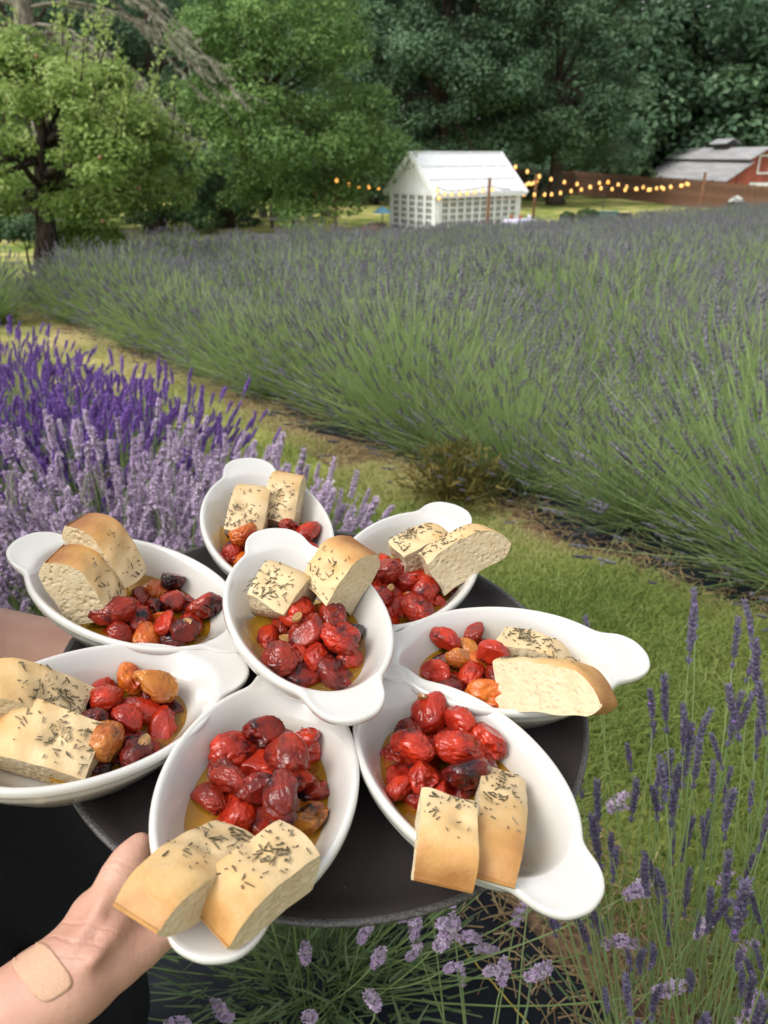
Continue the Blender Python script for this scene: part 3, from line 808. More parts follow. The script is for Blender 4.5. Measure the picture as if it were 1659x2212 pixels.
# ------------------------------------------------------------------ oil, roasted tomatoes, garlic
def oil_mat():
    m, nt, n, l, b = new_mat('tomato_oil')
    tc = n.new('ShaderNodeTexCoord')
    nz = n.new('ShaderNodeTexNoise'); nz.inputs['Scale'].default_value = 60; nz.inputs['Detail'].default_value = 3; l.new(tc.outputs['Object'], nz.inputs['Vector'])
    rp = n.new('ShaderNodeValToRGB'); e = rp.color_ramp.elements
    e[0].position = .3; e[0].color = (1.0, .78, .20, 1); e[1].position = .7; e[1].color = (1.0, .64, .11, 1)
    l.new(nz.outputs['Fac'], rp.inputs['Fac'])
    tr = n.new('ShaderNodeBsdfTransparent'); l.new(rp.outputs[0], tr.inputs['Color'])
    gl = n.new('ShaderNodeBsdfGlossy'); gl.inputs['Roughness'].default_value = .04
    df = n.new('ShaderNodeBsdfDiffuse'); df.inputs['Color'].default_value = (.80, .40, .025, 1)
    fr = n.new('ShaderNodeFresnel'); fr.inputs['IOR'].default_value = 1.45
    m1 = n.new('ShaderNodeMixShader'); m1.inputs[0].default_value = .16; l.new(tr.outputs[0], m1.inputs[1]); l.new(df.outputs[0], m1.inputs[2])
    m2 = n.new('ShaderNodeMixShader'); l.new(fr.outputs[0], m2.inputs[0]); l.new(m1.outputs[0], m2.inputs[1]); l.new(gl.outputs[0], m2.inputs[2])
    l.new(m2.outputs[0], n['Material Output'].inputs['Surface'])
    return m
M['oil'] = oil_mat()

def tomato_mat(name, c1, c2, char):
    m, nt, n, l, b = new_mat(name)
    tc = n.new('ShaderNodeTexCoord'); oi = n.new('ShaderNodeObjectInfo')
    off = n.new('ShaderNodeVectorMath'); off.operation = 'SCALE'; 
    cx = n.new('ShaderNodeCombineXYZ'); l.new(oi.outputs['Random'], cx.inputs[0]); l.new(oi.outputs['Random'], cx.inputs[2])
    l.new(cx.outputs[0], off.inputs[0]); off.inputs['Scale'].default_value = 3.0
    ad = n.new('ShaderNodeVectorMath'); ad.operation = 'ADD'; l.new(tc.outputs['Object'], ad.inputs[0]); l.new(off.outputs[0], ad.inputs[1])
    n1 = n.new('ShaderNodeTexNoise'); n1.inputs['Scale'].default_value = 70; n1.inputs['Detail'].default_value = 3
    n2 = n.new('ShaderNodeTexNoise'); n2.inputs['Scale'].default_value = 38; n2.inputs['Detail'].default_value = 6; n2.inputs['Roughness'].default_value = .62
    n3 = n.new('ShaderNodeTexNoise'); n3.inputs['Scale'].default_value = 230; n3.inputs['Detail'].default_value = 3; n3.inputs['Distortion'].default_value = 2.2
    for q in (n1, n2, n3): l.new(ad.outputs[0], q.inputs['Vector'])
    rp = n.new('ShaderNodeValToRGB'); e = rp.color_ramp.elements
    e[0].position = .32; e[0].color = (*c1, 1); e[1].position = .68; e[1].color = (*c2, 1)
    l.new(n1.outputs['Fac'], rp.inputs['Fac'])
    ch = n.new('ShaderNodeMapRange'); ch.inputs[1].default_value = char; ch.inputs[2].default_value = char + .11; l.new(n2.outputs['Fac'], ch.inputs[0])
    mx = n.new('ShaderNodeMix'); mx.data_type = 'RGBA'; l.new(ch.outputs[0], mx.inputs['Factor']); l.new(rp.outputs[0], mx.inputs['A']); mx.inputs['B'].default_value = (.016, .006, .008, 1)
    l.new(mx.outputs['Result'], b.inputs['Base Color'])
    b.inputs['Roughness'].default_value = .45; b.inputs['Specular IOR Level'].default_value = .0; b.inputs['Coat IOR'].default_value = 1.46; b.inputs['Coat Weight'].default_value = 1.0; b.inputs['Coat Roughness'].default_value = .02
    b.inputs['Subsurface Weight'].default_value = .1; b.inputs['Subsurface Radius'].default_value = (.004, .001, .0005); b.inputs['Subsurface Scale'].default_value = 1.0
    bp = n.new('ShaderNodeBump'); bp.inputs['Strength'].default_value = .45; bp.inputs['Distance'].default_value = .0012
    l.new(n3.outputs['Fac'], bp.inputs['Height']); l.new(bp.outputs[0], b.inputs['Normal']); l.new(bp.outputs[0], b.inputs['Coat Normal'])
    return m
TOM = {
    'red': tomato_mat('roasted_red', (.45, .030, .008), (.22, .012, .006), .56),
    'dark red': tomato_mat('roasted_dark', (.29, .022, .007), (.12, .010, .005), .53),
    'charred': tomato_mat('roasted_charred', (.22, .016, .008), (.05, .007, .005), .475),
    'orange': tomato_mat('roasted_orange', (.56, .15, .012), (.36, .05, .010), .58),
    'amber': tomato_mat('roasted_amber', (.50, .20, .03), (.34, .09, .016), .58),
}
def tomato_shape(seed):
    r = random.Random(seed)
    bm = bmesh.new(); bmesh.ops.create_icosphere(bm, subdivisions=5, radius=1.0)
    V = np.array([v.co[:] for v in bm.verts]); F = np.array([[v.index for v in f.verts] for f in bm.faces]); bm.free()
    o = Vector((r.uniform(-50, 50), r.uniform(-50, 50), r.uniform(-50, 50)))
    sx = r.uniform(.85, 1.0); sy = r.uniform(.85, 1.0); sz = r.uniform(1.05, 1.4); sag = r.uniform(.0, .28); out = []
    crush = Vector((r.uniform(-1, 1), r.uniform(-1, 1), r.uniform(-.5, .5))).normalized(); cd = r.uniform(.3, .7)
    crush2 = Vector((r.uniform(-1, 1), r.uniform(-1, 1), r.uniform(-.7, .7))).normalized(); cd2 = r.uniform(.45, .75)
    for p in V:
        v = Vector(p)
        w = noise.noise(v * .9 + o) * .20
        q = Vector((v.x * 2.6, v.y * 2.6, v.z * 1.3)) + o
        q += Vector((noise.noise(v * 2 + o), noise.noise(v * 2.1 - o), 0)) * .9
        rid = (1 - abs(noise.noise(q))) ** 5
        rid2 = (1 - abs(noise.noise(q * 2.1 + o))) ** 5
        msk = min(1, max(0, .55 + 1.6 * noise.noise(v * 1.3 - o)))
        w += (-.10 * rid - .075 * rid2) * (.4 + .6 * msk)
        w -= .10 * math.exp(-((1 - v.z) / .03))             # stem scar
        v = v * (1 + w)
        d = v.dot(crush); k_ = .10 * math.log1p(math.exp(min(30, (d - cd) / .10)))
        v -= crush * k_ * (.8 + .6 * noise.noise(v * 3 + o))           # collapsed cheek, softly dented
        d = v.dot(crush2); k_ = .08 * math.log1p(math.exp(min(30, (d - cd2) / .08)))
        v -= crush2 * k_ * 1.15                                         # a second, sunken one
        if v.z * 0 + v.y < -.5: v.y += (-.5 - v.y) * sag
        out.append((v.x * sx, v.y * sy, v.z * sz))
    return np.array(out), F
TSH = [tomato_shape(900 + i) for i in range(10)]
TOMESH = {}
def tomato_mesh(i, colr):
    if (i, colr) not in TOMESH:
        TOMESH[(i, colr)] = mesh_np('roasted_tomato', TSH[i][0] * .0118, TSH[i][1], True, [TOM[colr]])
    return TOMESH[(i, colr)]
M['garlic'] = simple('roasted_garlic', (.36, .19, .06), .4, .2, 150, .2, coat=.5)
M['herb_dark'] = simple('baked_herb', (.035, .032, .014), .6, .3, 300, .3)

def pack(n, seed, cx, rx, ry, xmax, r0=.0110):
    r = np.random.default_rng(seed)
    rad = r0 * r.uniform(.82, 1.25, n)
    P = np.stack([cx + rx * r.uniform(-1, 1, n) * .7, ry * r.uniform(-1, 1, n) * .7, r.uniform(.012, .035, n)], -1)
    for it in range(260):
        P[:, 2] -= .0005
        for _ in range(2):
            d = P[:, None] - P[None]; L = np.linalg.norm(d, axis=-1) + np.eye(n); mn = (rad[:, None] + rad[None]) * .88
            ov = np.clip(mn - L, 0, None) * (1 - np.eye(n))
            P += (d / L[..., None] * ov[..., None] * .35).sum(1)
        P[:, 2] = np.maximum(P[:, 2], .0045 + rad * .78)
        # bowl wall
        fz = np.interp(P[:, 2], [.004, .0062, .0145, .0265, .04], [.57, .64, .765, .89, 1.05])
        ee = np.sqrt((P[:, 0] / ((DA - .005) * fz - rad * .98)) ** 2 + (P[:, 1] / ((DB - .005) * fz - rad * .98)) ** 2)
        k = ee > 1
        P[k, :2] /= ee[k][:, None]
        P[:, 0] = np.minimum(P[:, 0], xmax - rad * .6)
        g = np.sqrt(((P[:, 0] - cx) / rx) ** 2 + (P[:, 1] / ry) ** 2); k = g > 1
        P[k, 0] += (cx - P[k, 0]) * .03; P[k, 1] *= .97
    return P, rad / .0108

# cut-end top centre and a point further along the top, both as picture point + height above the tray rim
SL = [
    ('A', (262, 1300), 0.026, (186, 1180), 0.07, 0.036, 0.6, 24, 0.036, 15, 'front slice of the upright pair, its cut side turned to the apron'),
    ('A', (300, 1248), 0.032, (230, 1112), 0.08, 0.032, 0.7, 14, 0.034, 12, 'golden slice standing at the back of the upright pair'),
    ('B', (515, 1146), 0.028, (543, 1034), 0.058, 0.036, 0.15, 44, 0.034, 0, 'short herb-covered slice on the tomatoes of the half hidden dish'),
    ('B', (587, 1126), 0.026, (617, 1014), 0.056, 0.034, 0.25, 40, 0.034, 0, 'longer narrow slice leaning up in the half hidden dish'),
    ('C', (850, 1180), 0.026, (965, 1128), 0.042, 0.034, 0.3, 50, 0.034, -8, 'flat herb-strewn slice at the back of the side by side pair'),
    ('C', (910, 1205), 0.026, (1055, 1118), 0.06, 0.033, 0.4, 34, 0.036, -20, 'long slice jutting over the ear of its dish'),
    ('D', (1080, 1368), 0.028, (1240, 1408), 0.03, 0.033, 0.1, 60, 0.036, -6, 'pale rosemary slice behind the one showing its porous side'),
    ('D', (1092, 1422), 0.024, (1300, 1430), 0.05, 0.03, 0.62, 22, 0.036, -30, 'large slice showing its whole porous cut side'),
    ('E', (980, 1716), 0.026, (968, 1842), 0.040, 0.036, 0.55, 20, 0.027, 0, 'short browned slice overhanging the rim beside the empty end'),
    ('E', (1080, 1662), 0.020, (1074, 1812), 0.034, 0.031, 0.55, 46, 0.027, 0, 'long slice with a dense rosemary tip beside the empty end'),
    ('F', (510, 1786), 0.024, (330, 1885), 0.044, 0.033, 0.35, 42, 0.026, 4, 'rounded slice over the thumb, lying against its neighbour'),
    ('F', (643, 1797), 0.020, (462, 1918), 0.040, 0.034, 0.38, 46, 0.026, 4, 'slice with its cut side to the rim, in the dish over the thumb'),
    ('G', (190, 1532), 0.026, (-10, 1440), 0.056, 0.036, 0.4, 60, 0.032, -8, 'slice thick with rosemary at the back of the pair beside the apron'),
    ('G', (215, 1618), 0.022, (0, 1535), 0.048, 0.04, 0.35, 54, 0.03, -18, 'widest slice with rosemary, front of the pair beside the apron'),
    ('H', (562, 1300), 0.058, (624, 1206), 0.076, 0.038, 0.15, 52, 0.036, 0, 'pale rosemary slice in the raised middle dish'),
    ('H', (672, 1280), 0.06, (746, 1168), 0.096, 0.037, 0.62, 30, 0.036, 0, 'golden slice reaching over the rim of the raised middle dish'),
]
XMAX = {k: .03 for k in DISHES}
for row in SL:
    p = DISHES[row[0]][5].inverted() @ Vector(on_tray(row[1][0], row[1][1], row[2]))
    XMAX[row[0]] = min(XMAX[row[0]], p.x + .008)
dish_word = {'A': 'dish with upright slices', 'B': 'dish half hidden behind the raised one', 'C': 'dish with long slices side by side', 'D': 'dish whose bread shows its porous side',
             'E': 'dish with the empty oily end', 'F': 'dish over the thumb', 'G': 'dish beside the server apron', 'H': 'raised middle dish'}
mixes = {'A': [.40, .20, .28, .12, 0], 'B': [.52, .20, .18, .10, 0], 'C': [.62, .16, .10, .08, .04], 'D': [.62, .10, .10, .12, .06], 'E': [.62, .16, .17, .05, 0], 'F': [.56, .24, .18, .0, .02], 'G': [.54, .20, .14, .08, .04], 'H': [.62, .14, .14, .03, .07]}
cx_ = {'A': -.036, 'B': -.026, 'C': -.028, 'D': -.042, 'E': -.042, 'F': -.032, 'G': -.034, 'H': -.034}
for di, k in enumerate('ABCDEFGH'):
    rr = np.random.default_rng(50 + di)
    # oil: a thin pool lying on the dish floor, deeper at the tomato end
    n = 72; th = np.arange(n) * 2 * np.pi / n
    e = ell((DA - .0052) * .775, (DB - .0052) * .775, th)
    x0 = .016 + .012 * rr.uniform()
    x = e * np.cos(th); y = e * np.sin(th)
    x = np.where(x > x0, x0 + (x - x0) * .25 + .003 * np.sin(y * 300 + di), x)
    V = np.vstack([np.stack([x, y, np.full(n, .0148)], -1), np.stack([x, y, np.full(n, .0148)], -1) * [.96, .96, 1] + [0, 0, .0004], [[-.02, 0, .0152]]])
    I = np.arange(n); J = (I + 1) % n
    Q = np.stack([I, J, J + n, I + n], -1); T = np.stack([I + n, J + n, np.full(n, 2 * n)], -1)
    o = link('oil_pool', mesh_np('oil_pool', V, [T, Q], True, [M['oil']])); o.matrix_world = DMAT[k]
    tag(o, 'amber tomato oil pooled in the ' + dish_word[k], 'oil', 'pools of oil in the dishes')
    P, sc = pack(20, 70 + di, cx_[k], .046, .046, XMAX[k])
    for i in range(len(P)):
        c = rr.choice(list(TOM), p=mixes[k])
        o = link('roasted_tomato', tomato_mesh(int(rr.integers(10)), c))
        R = Matrix.Rotation(rr.uniform(0, 6.28), 4, 'Z') @ Matrix.Rotation(rr.normal(1.45, .35), 4, 'X') @ Matrix.Rotation(rr.uniform(0, 6.28), 4, 'Z')
        o.matrix_world = DMAT[k] @ Matrix.Translation(P[i]) @ R @ Matrix.Scale(float(sc[i]), 4)
        tag(o, f'blistered {c} roasted cherry tomato in the {dish_word[k]}', 'tomato', 'roasted tomatoes in the ' + dish_word[k])
    for i in range(1 + di % 2):
        j = int(np.argsort(P[:, 0])[int(rr.integers(len(P) * 2 // 3))])
        n = 14; th = np.arange(n) * 2 * np.pi / n
        sx, sy = .0050 * rr.uniform(.7, 1.2), .0034 * rr.uniform(.8, 1.2)
        ring = np.stack([sx * np.cos(th), sy * np.sin(th) * (1 + .3 * np.cos(th)), .0006 * np.sin(th * 2)], -1)
        mbg = MB().prism(ring, (0, 0, .0022))
        o = mbg.build('garlic_slice', M['garlic'], None, False)
        p = P[j] + [rr.normal(0, .006), rr.normal(0, .006), .0075 * sc[j]]
        o.matrix_world = DMAT[k] @ Matrix.Translation(p) @ Matrix.Rotation(rr.uniform(0, 6), 4, 'Z') @ Matrix.Rotation(rr.normal(0, .5), 4, 'X')
        tag(o, 'browned garlic slice lying on tomatoes in the ' + dish_word[k], 'garlic', 'garlic slices in the ' + dish_word[k])

# ------------------------------------------------------------------ focaccia
def crust_mat():
    m, nt, n, l, b = new_mat('focaccia_crust')
    tc = n.new('ShaderNodeTexCoord'); at = n.new('ShaderNodeAttribute'); at.attribute_name = 'bake'
    n1 = n.new('ShaderNodeTexNoise'); n1.inputs['Scale'].default_value = 45; n1.inputs['Detail'].default_value = 5
    n2 = n.new('ShaderNodeTexNoise'); n2.inputs['Scale'].default_value = 420; n2.inputs['Detail'].default_value = 4
    l.new(tc.outputs['Object'], n1.inputs['Vector']); l.new(tc.outputs['Object'], n2.inputs['Vector'])
    ma = n.new('ShaderNodeMath'); ma.operation = 'MULTIPLY_ADD'; ma.inputs[1].default_value = .9; ma.inputs[2].default_value = -.40; l.new(n1.outputs['Fac'], ma.inputs[0])
    ad = n.new('ShaderNodeMath'); ad.operation = 'ADD'; ad.use_clamp = True; l.new(ma.outputs[0], ad.inputs[0]); l.new(at.outputs['Fac'], ad.inputs[1])
    rp = n.new('ShaderNodeValToRGB'); e = rp.color_ramp.elements
    e[0].position = 0; e[0].color = (.60, .46, .265, 1); e[1].position = 1; e[1].color = (.29, .12, .035, 1)
    e.new(.35).color = (.555, .37, .165, 1); e.new(.65).color = (.47, .25, .08, 1)
    l.new(ad.outputs[0], rp.inputs['Fac']); l.new(rp.outputs[0], b.inputs['Base Color'])
    b.inputs['Roughness'].default_value = .48; b.inputs['Specular IOR Level'].default_value = .4
    bp = n.new('ShaderNodeBump'); bp.inputs['Strength'].default_value = .35; bp.inputs['Distance'].default_value = .0012
    l.new(n2.outputs['Fac'], bp.inputs['Height']); l.new(bp.outputs[0], b.inputs['Normal'])
    return m
def crumb_mat():
    m, nt, n, l, b = new_mat('focaccia_crumb')
    tc = n.new('ShaderNodeTexCoord'); mp = n.new('ShaderNodeMapping'); mp.inputs['Scale'].default_value = (1, 1, .8)
    l.new(tc.outputs['Object'], mp.inputs['Vector'])
    nw = n.new('ShaderNodeTexNoise'); nw.inputs['Scale'].default_value = 120; l.new(mp.outputs[0], nw.inputs['Vector'])
    mv = n.new('ShaderNodeMix'); mv.data_type = 'VECTOR'; mv.inputs['Factor'].default_value = .012; l.new(mp.outputs[0], mv.inputs['A']); l.new(nw.outputs['Color'], mv.inputs['B'])
    vo = n.new('ShaderNodeTexVoronoi'); vo.inputs['Scale'].default_value = 210; l.new(mv.outputs['Result'], vo.inputs['Vector'])
    v2 = n.new('ShaderNodeTexVoronoi'); v2.inputs['Scale'].default_value = 480; l.new(mv.outputs['Result'], v2.inputs['Vector'])
    h1 = n.new('ShaderNodeMapRange'); h1.inputs[1].default_value = .10; h1.inputs[2].default_value = .42; l.new(vo.outputs['Distance'], h1.inputs[0])
    n1 = n.new('ShaderNodeTexNoise'); n1.inputs['Scale'].default_value = 260; n1.inputs['Detail'].default_value = 6; l.new(tc.outputs['Object'], n1.inputs['Vector'])
    a1 = n.new('ShaderNodeMath'); a1.operation = 'MULTIPLY_ADD'; a1.inputs[1].default_value = .4; l.new(v2.outputs['Distance'], a1.inputs[0]); l.new(h1.outputs[0], a1.inputs[2])
    a2 = n.new('ShaderNodeMath'); a2.operation = 'MULTIPLY_ADD'; a2.inputs[1].default_value = .6; l.new(n1.outputs['Fac'], a2.inputs[0]); l.new(a1.outputs[0], a2.inputs[2])
    rp = n.new('ShaderNodeValToRGB'); e = rp.color_ramp.elements
    e[0].position = .3; e[0].color = (.515, .405, .245, 1); e[1].position = .7; e[1].color = (.59, .495, .335, 1)
    n4 = n.new('ShaderNodeTexNoise'); n4.inputs['Scale'].default_value = 90; n4.inputs['Detail'].default_value = 6; l.new(tc.outputs['Object'], n4.inputs['Vector'])
    l.new(n4.outputs['Fac'], rp.inputs['Fac']); l.new(rp.outputs[0], b.inputs['Base Color'])
    b.inputs['Roughness'].default_value = .85; b.inputs['Specular IOR Level'].default_value = .2
    bp = n.new('ShaderNodeBump'); bp.inputs['Strength'].default_value = .5; bp.inputs['Distance'].default_value = .0013
    l.new(a2.outputs[0], bp.inputs['Height']); l.new(bp.outputs[0], b.inputs['Normal'])
    return m
M['crust'] = crust_mat(); M['crumb'] = crumb_mat()
M['rosemary'] = leafy('dried_rosemary', (.06, .048, .026), (.12, .095, .052), (.22, .185, .115), .1, .6)

def slice_parts(seed, L=.10, W=.037, H=.037, brown=.5, nherb=34, dome=.05):
    r = np.random.default_rng(seed)
    ph = r.uniform(0, 6, 8)
    nxs, nys, nzs = 96, 30, 40
    u = np.linspace(0, 1, nxs); xs = L * (1 - (1 - u) ** 1.5)
    def ztop(x, y):
        f = x / L
        z = H * (1 + dome * np.sin(np.clip(f / .75, 0, 1) * np.pi))
        z = z * np.where(f > .58, np.sqrt(np.clip(1 - ((f - .58) / .425) ** 2.3, .0, 1)), 1)
        z = z - .0016 * (np.abs(y) / (W / 2)) ** 4 + .0006 * np.sin(x * 130 + ph[0]) * np.sin(y * 170 + ph[1]) + .0004 * np.sin(x * 310 + ph[2] + y * 200)
        # a finger dimple
        z = z - .0035 * np.exp(-(((x - L * .42) / .006) ** 2 + ((y - W * .22 * math.sin(ph[3])) / .006) ** 2))
        return z
    def zbot(x, y):
        f = x / L
        return .22 * H * np.clip((f - .86) / .14, 0, 1) ** 1.6 + .0006 * np.sin(x * 210 + ph[4]) 
    def wid(x):
        f = x / L
        return W * (1 + .05 * np.sin(f * 4 + ph[5])) * np.where(f > .80, np.sqrt(np.clip(1 - ((f - .80) / .30) ** 2 * .30, 0, 1)), 1)
    def node(x, v, y0):          # v 0..1 bottom to top, y0 -0.5..0.5
        y = y0 * wid(x) + .0035 * np.sin(x * 22 + ph[6])
        z = zbot(x, y) + np.maximum(ztop(x, y) - zbot(x, y), .002) * v
        cut = .0016 * (np.sin(z * 160 + y * 120 + ph[7]))
        return np.stack([x + np.where(x < .002, cut, 0), y, z], -1)
    def grid(A):
        a, b = A.shape[:2]; I = np.arange(a * b).reshape(a, b)
        return A.reshape(-1, 3), np.stack([I[:-1, :-1], I[1:, :-1], I[1:, 1:], I[:-1, 1:]], -1).reshape(-1, 4)
    ys = np.linspace(-.5, .5, nys); vs = np.linspace(0, 1, nzs)
    X, Yv = np.meshgrid(xs, ys, indexing='ij')
    top = node(X, np.ones_like(X), Yv); bot = node(X, np.zeros_like(X), Yv)
    Yb, Vb = np.meshgrid(ys, vs, indexing='ij')
    end = node(np.full_like(Yb, L), Vb, Yb); cut = node(np.zeros_like(Yb), Vb, Yb)
    Xs, Vs = np.meshgrid(xs, vs, indexing='ij')
    sa = node(Xs, Vs, np.full_like(Xs, -.5)); sb = node(Xs, Vs, np.full_like(Xs, .5))
    def rough(A, ax, amp, sgn):
        # torn crumb relief, zero on the borders so that the crust joins
        a, b = A.shape[:2]
        def pore(p):
            q = Vector((p[0] * 210, p[1] * 210, p[2] * 250)) + Vector((ph[0], ph[1], ph[2])) * 7
            d1 = noise.voronoi(q)[0][0]; big = max(0.0, .40 - d1) * max(0.0, .4 + noise.noise(q * .35)) * 5.0
            d2 = noise.voronoi(q * 2.3)[0][0]
            return 1.7 * big + max(0.0, .34 - d2) * 1.4 + .35 * noise.noise(q * 1.4)
        n_ = sgn * -np.array([[pore(A[i, j]) for j in range(b)] for i in range(a)])
        w_ = np.clip(np.minimum(np.minimum(np.arange(a)[:, None], a - 1 - np.arange(a)[:, None]), np.minimum(np.arange(b)[None], b - 1 - np.arange(b)[None])) / 2, 0, 1)
        A = A.copy(); A[..., ax] += n_ * w_ * amp; return A
    sa = rough(sa, 1, .0010, -1); sb = rough(sb, 1, .0010, 1); cut = rough(cut, 0, .0010, -1)
    cr = []; bake = []
    for A, kind in ((top, 't'), (bot[:, ::-1], 'b'), (end, 'e')):
        cr.append(grid(A)); x = A[..., 0]; f = x / L
        if kind == 't': bk = (.06 + 1.0 * brown * np.clip((f - .12) / .72, 0, 1) ** 1.2) + .25 * np.clip((f - .88) / .12, 0, 1)
        elif kind == 'b': bk = .55 + .2 * f
        else: bk = np.full_like(x, brown + .3)
        bake.append(bk.ravel())
    V = []; F = []; o = 0
    for v, f in cr: V.append(v); F.append(f + o); o += len(v)
    crust = mesh_np('crust', np.vstack(V), np.vstack(F), True, [M['crust']], None, {'bake': np.concatenate(bake)})
    V = []; F = []; o = 0
    for v, f in (grid(sa[:, ::-1]), grid(sb), grid(cut[::-1])): V.append(v); F.append(f + o); o += len(v)
    crumb = mesh_np('crumb', np.vstack(V), np.vstack(F), True, [M['crumb']])
    # rosemary needles, mostly on the cut half
    TVb = np.array([[i, j, k] for i in (-.5, .5) for j in (-.5, .5) for k in (-.5, .5)]); TFb = [[0, 1, 3, 2], [4, 6, 7, 5], [0, 4, 5, 1], [2, 3, 7, 6], [0, 2, 6, 4], [1, 5, 7, 3]]
    hv = []; hf = []; hr = []; o = 0
    cl = [(r.uniform(.06, .5) * L, r.uniform(-.35, .35) * W) for _ in range(4)]
    for i in range(nherb):
        if r.uniform() < .62:
            c_ = cl[int(r.integers(4))]; x = c_[0] + r.normal(0, .007); y = c_[1] + r.normal(0, .005)
        else:
            x = L * r.uniform(.03, 1) ** 1.3 * .75; y = W * r.uniform(-.46, .46)
        x = min(max(x, .004), L * .85); y = min(max(y, -W * .46), W * .46)
        small = r.uniform() < .45
        ln = r.uniform(.0007, .0020) if small else r.uniform(.0024, .0060); wd = r.uniform(.0004, .0009); a = r.uniform(0, math.pi)
        ca, sa_ = math.cos(a), math.sin(a)
        p0 = np.array([x - ca * ln / 2, y - sa_ * ln / 2]); p1 = np.array([x + ca * ln / 2, y + sa_ * ln / 2])
        z0, z1 = float(ztop(p0[0], p0[1])), float(ztop(p1[0], p1[1]))
        A = np.array([p0[0], p0[1], z0]); B = np.array([p1[0], p1[1], z1]); ax = norm(B - A); yy = norm(np.cross([0, 0, 1.], ax)); zz = np.cross(ax, yy)
        mid = (A + B) / 2 + zz * (.0006 + r.uniform(0, .0008)) + [0, r.normal(0, 0), 0]
        v = mid + TVb[:, :1] * ax * ln + TVb[:, 1:2] * yy * wd * (1 - .5 * (TVb[:, :1] > 0)) + TVb[:, 2:] * zz * .0006
        hv.append(v); hf.append(np.array(TFb) + o); o += 8; hr += [r.uniform()] * 8
    herb = mesh_np('rosemary', np.vstack(hv), np.vstack(hf), False, [M['rosemary']], None, {'tone': hr})
    return crust, crumb, herb

DINV = {k: DISHES[k][5].inverted() for k in DISHES}
def dish_gap(k, P):
    """how far a tray-space point lies below the upper surface of dish k"""
    lx, ly, lz = DINV[k] @ Vector(P)
    th = math.atan2(ly, lx); r = math.hypot(lx, ly)
    f = r / float(ell(DA - .0052, DB - .0052, np.array(th)))
    if f > 1.0:
        if f > 1.09 and not (abs(lx) < DL and abs(ly) < .03): return -1.0
        zs = .0368
    else:
        zs = float(np.interp(f, [0, .575, .64, .70, .765, .83, .89, .94, 1.0], [.0042, .0046, .0062, .0095, .0145, .0205, .0265, .0312, .0366]))
    return zs - lz
for i, (dk, p0, h0, p1, h1, W, brown, nh, H, roll, desc) in enumerate(SL):
    W *= .93
    for it in range(40):
        a = on_tray(p0[0], p0[1], h0); b = on_tray(p1[0], p1[1], h1)
        L = np.linalg.norm(b - a) / .92
        x = norm(b - a); y = norm(np.cross([0, 0, 1.], x)); z = np.cross(x, y)
        ro_ = math.radians(roll); y, z = y * math.cos(ro_) + z * math.sin(ro_), z * math.cos(ro_) - y * math.sin(ro_)
        org = a - z * H
        # lift the slice until it rests on the dish instead of cutting through it
        pens = []
        for fx in np.linspace(.03, .92, 9):
            lo = .22 * H * max(0, (fx - .86) / .14) ** 1.6
            q = [dish_gap(dk, org + x * L * fx + y * W * fy + z * lo) for fy in (-.46, 0, .46)]
            pens.append(max(q))
        p_cut = max(pens[:3]); p_mid = max(pens[3:6]); p_end = max(pens[6:])
        if max(p_cut, p_mid, p_end) < .0035: break
        if p_cut >= .0035: h0 += .001
        if p_end >= .0035: h1 += .001
        if p_mid >= .0035 and p_cut < .0035 and p_end < .0035: h0 += .0005; h1 += .0005
    print('slice', i, dk, round(h0, 4), round(h1, 4), 'L', round(L, 4), 'pen', round(p_cut, 4), round(p_end, 4))
    mat = TM @ Matrix(((x[0], y[0], z[0], org[0]), (x[1], y[1], z[1], org[1]), (x[2], y[2], z[2], org[2]), (0, 0, 0, 1)))
    e = empty('focaccia_slice', mat=mat)
    tag(e, 'focaccia ' + desc, 'bread', 'focaccia slices on the tray')
    cr, cb, hb = slice_parts(500 + i, L, W, H, brown, int(nh * 1.6))
    link('crust', cr, e); link('crumb', cb, e); tag(link('rosemary', hb, e), kind='stuff')
# ------------------------------------------------------------------ the server: one continuous body, black clothes
def skin_mat():
    m, nt, n, l, b = new_mat('skin')
    tc = n.new('ShaderNodeTexCoord')
    n1 = n.new('ShaderNodeTexNoise'); n1.inputs['Scale'].default_value = 28; n1.inputs['Detail'].default_value = 5
    n2 = n.new('ShaderNodeTexVoronoi'); n2.inputs['Scale'].default_value = 520; n2.feature = 'DISTANCE_TO_EDGE'
    n3 = n.new('ShaderNodeTexNoise'); n3.inputs['Scale'].default_value = 160; n3.inputs['Detail'].default_value = 4
    for q in (n1, n2, n3): l.new(tc.outputs['Object'], q.inputs['Vector'])
    rp = n.new('ShaderNodeValToRGB'); e = rp.color_ramp.elements
    e[0].position = .3; e[0].color = (.43, .225, .165, 1); e[1].position = .7; e[1].color = (.51, .30, .22, 1)
    l.new(n1.outputs['Fac'], rp.inputs['Fac']); l.new(rp.outputs[0], b.inputs['Base Color'])
    b.inputs['Roughness'].default_value = .5; b.inputs['Specular IOR Level'].default_value = .4
    b.inputs['Subsurface Weight'].default_value = .18; b.inputs['Subsurface Radius'].default_value = (.008, .003, .0015); b.inputs['Subsurface Scale'].default_value = 1.0
    ad = n.new('ShaderNodeMath'); ad.operation = 'MULTIPLY_ADD'; ad.inputs[1].default_value = .5; l.new(n2.outputs['Distance'], ad.inputs[0]); l.new(n3.outputs['Fac'], ad.inputs[2])
    bp = n.new('ShaderNodeBump'); bp.inputs['Strength'].default_value = .5; bp.inputs['Distance'].default_value = .0010
    l.new(ad.outputs[0], bp.inputs['Height']); l.new(bp.outputs[0], b.inputs['Normal'])
    return m
M['skin'] = skin_mat()
M['nail'] = simple('finger_nail', (.58, .36, .30), .25, 0, 50, .04)
M['black_cloth'] = simple('black_cotton', (.0085, .0085, .010), .9, .35, 500, .2, .2)
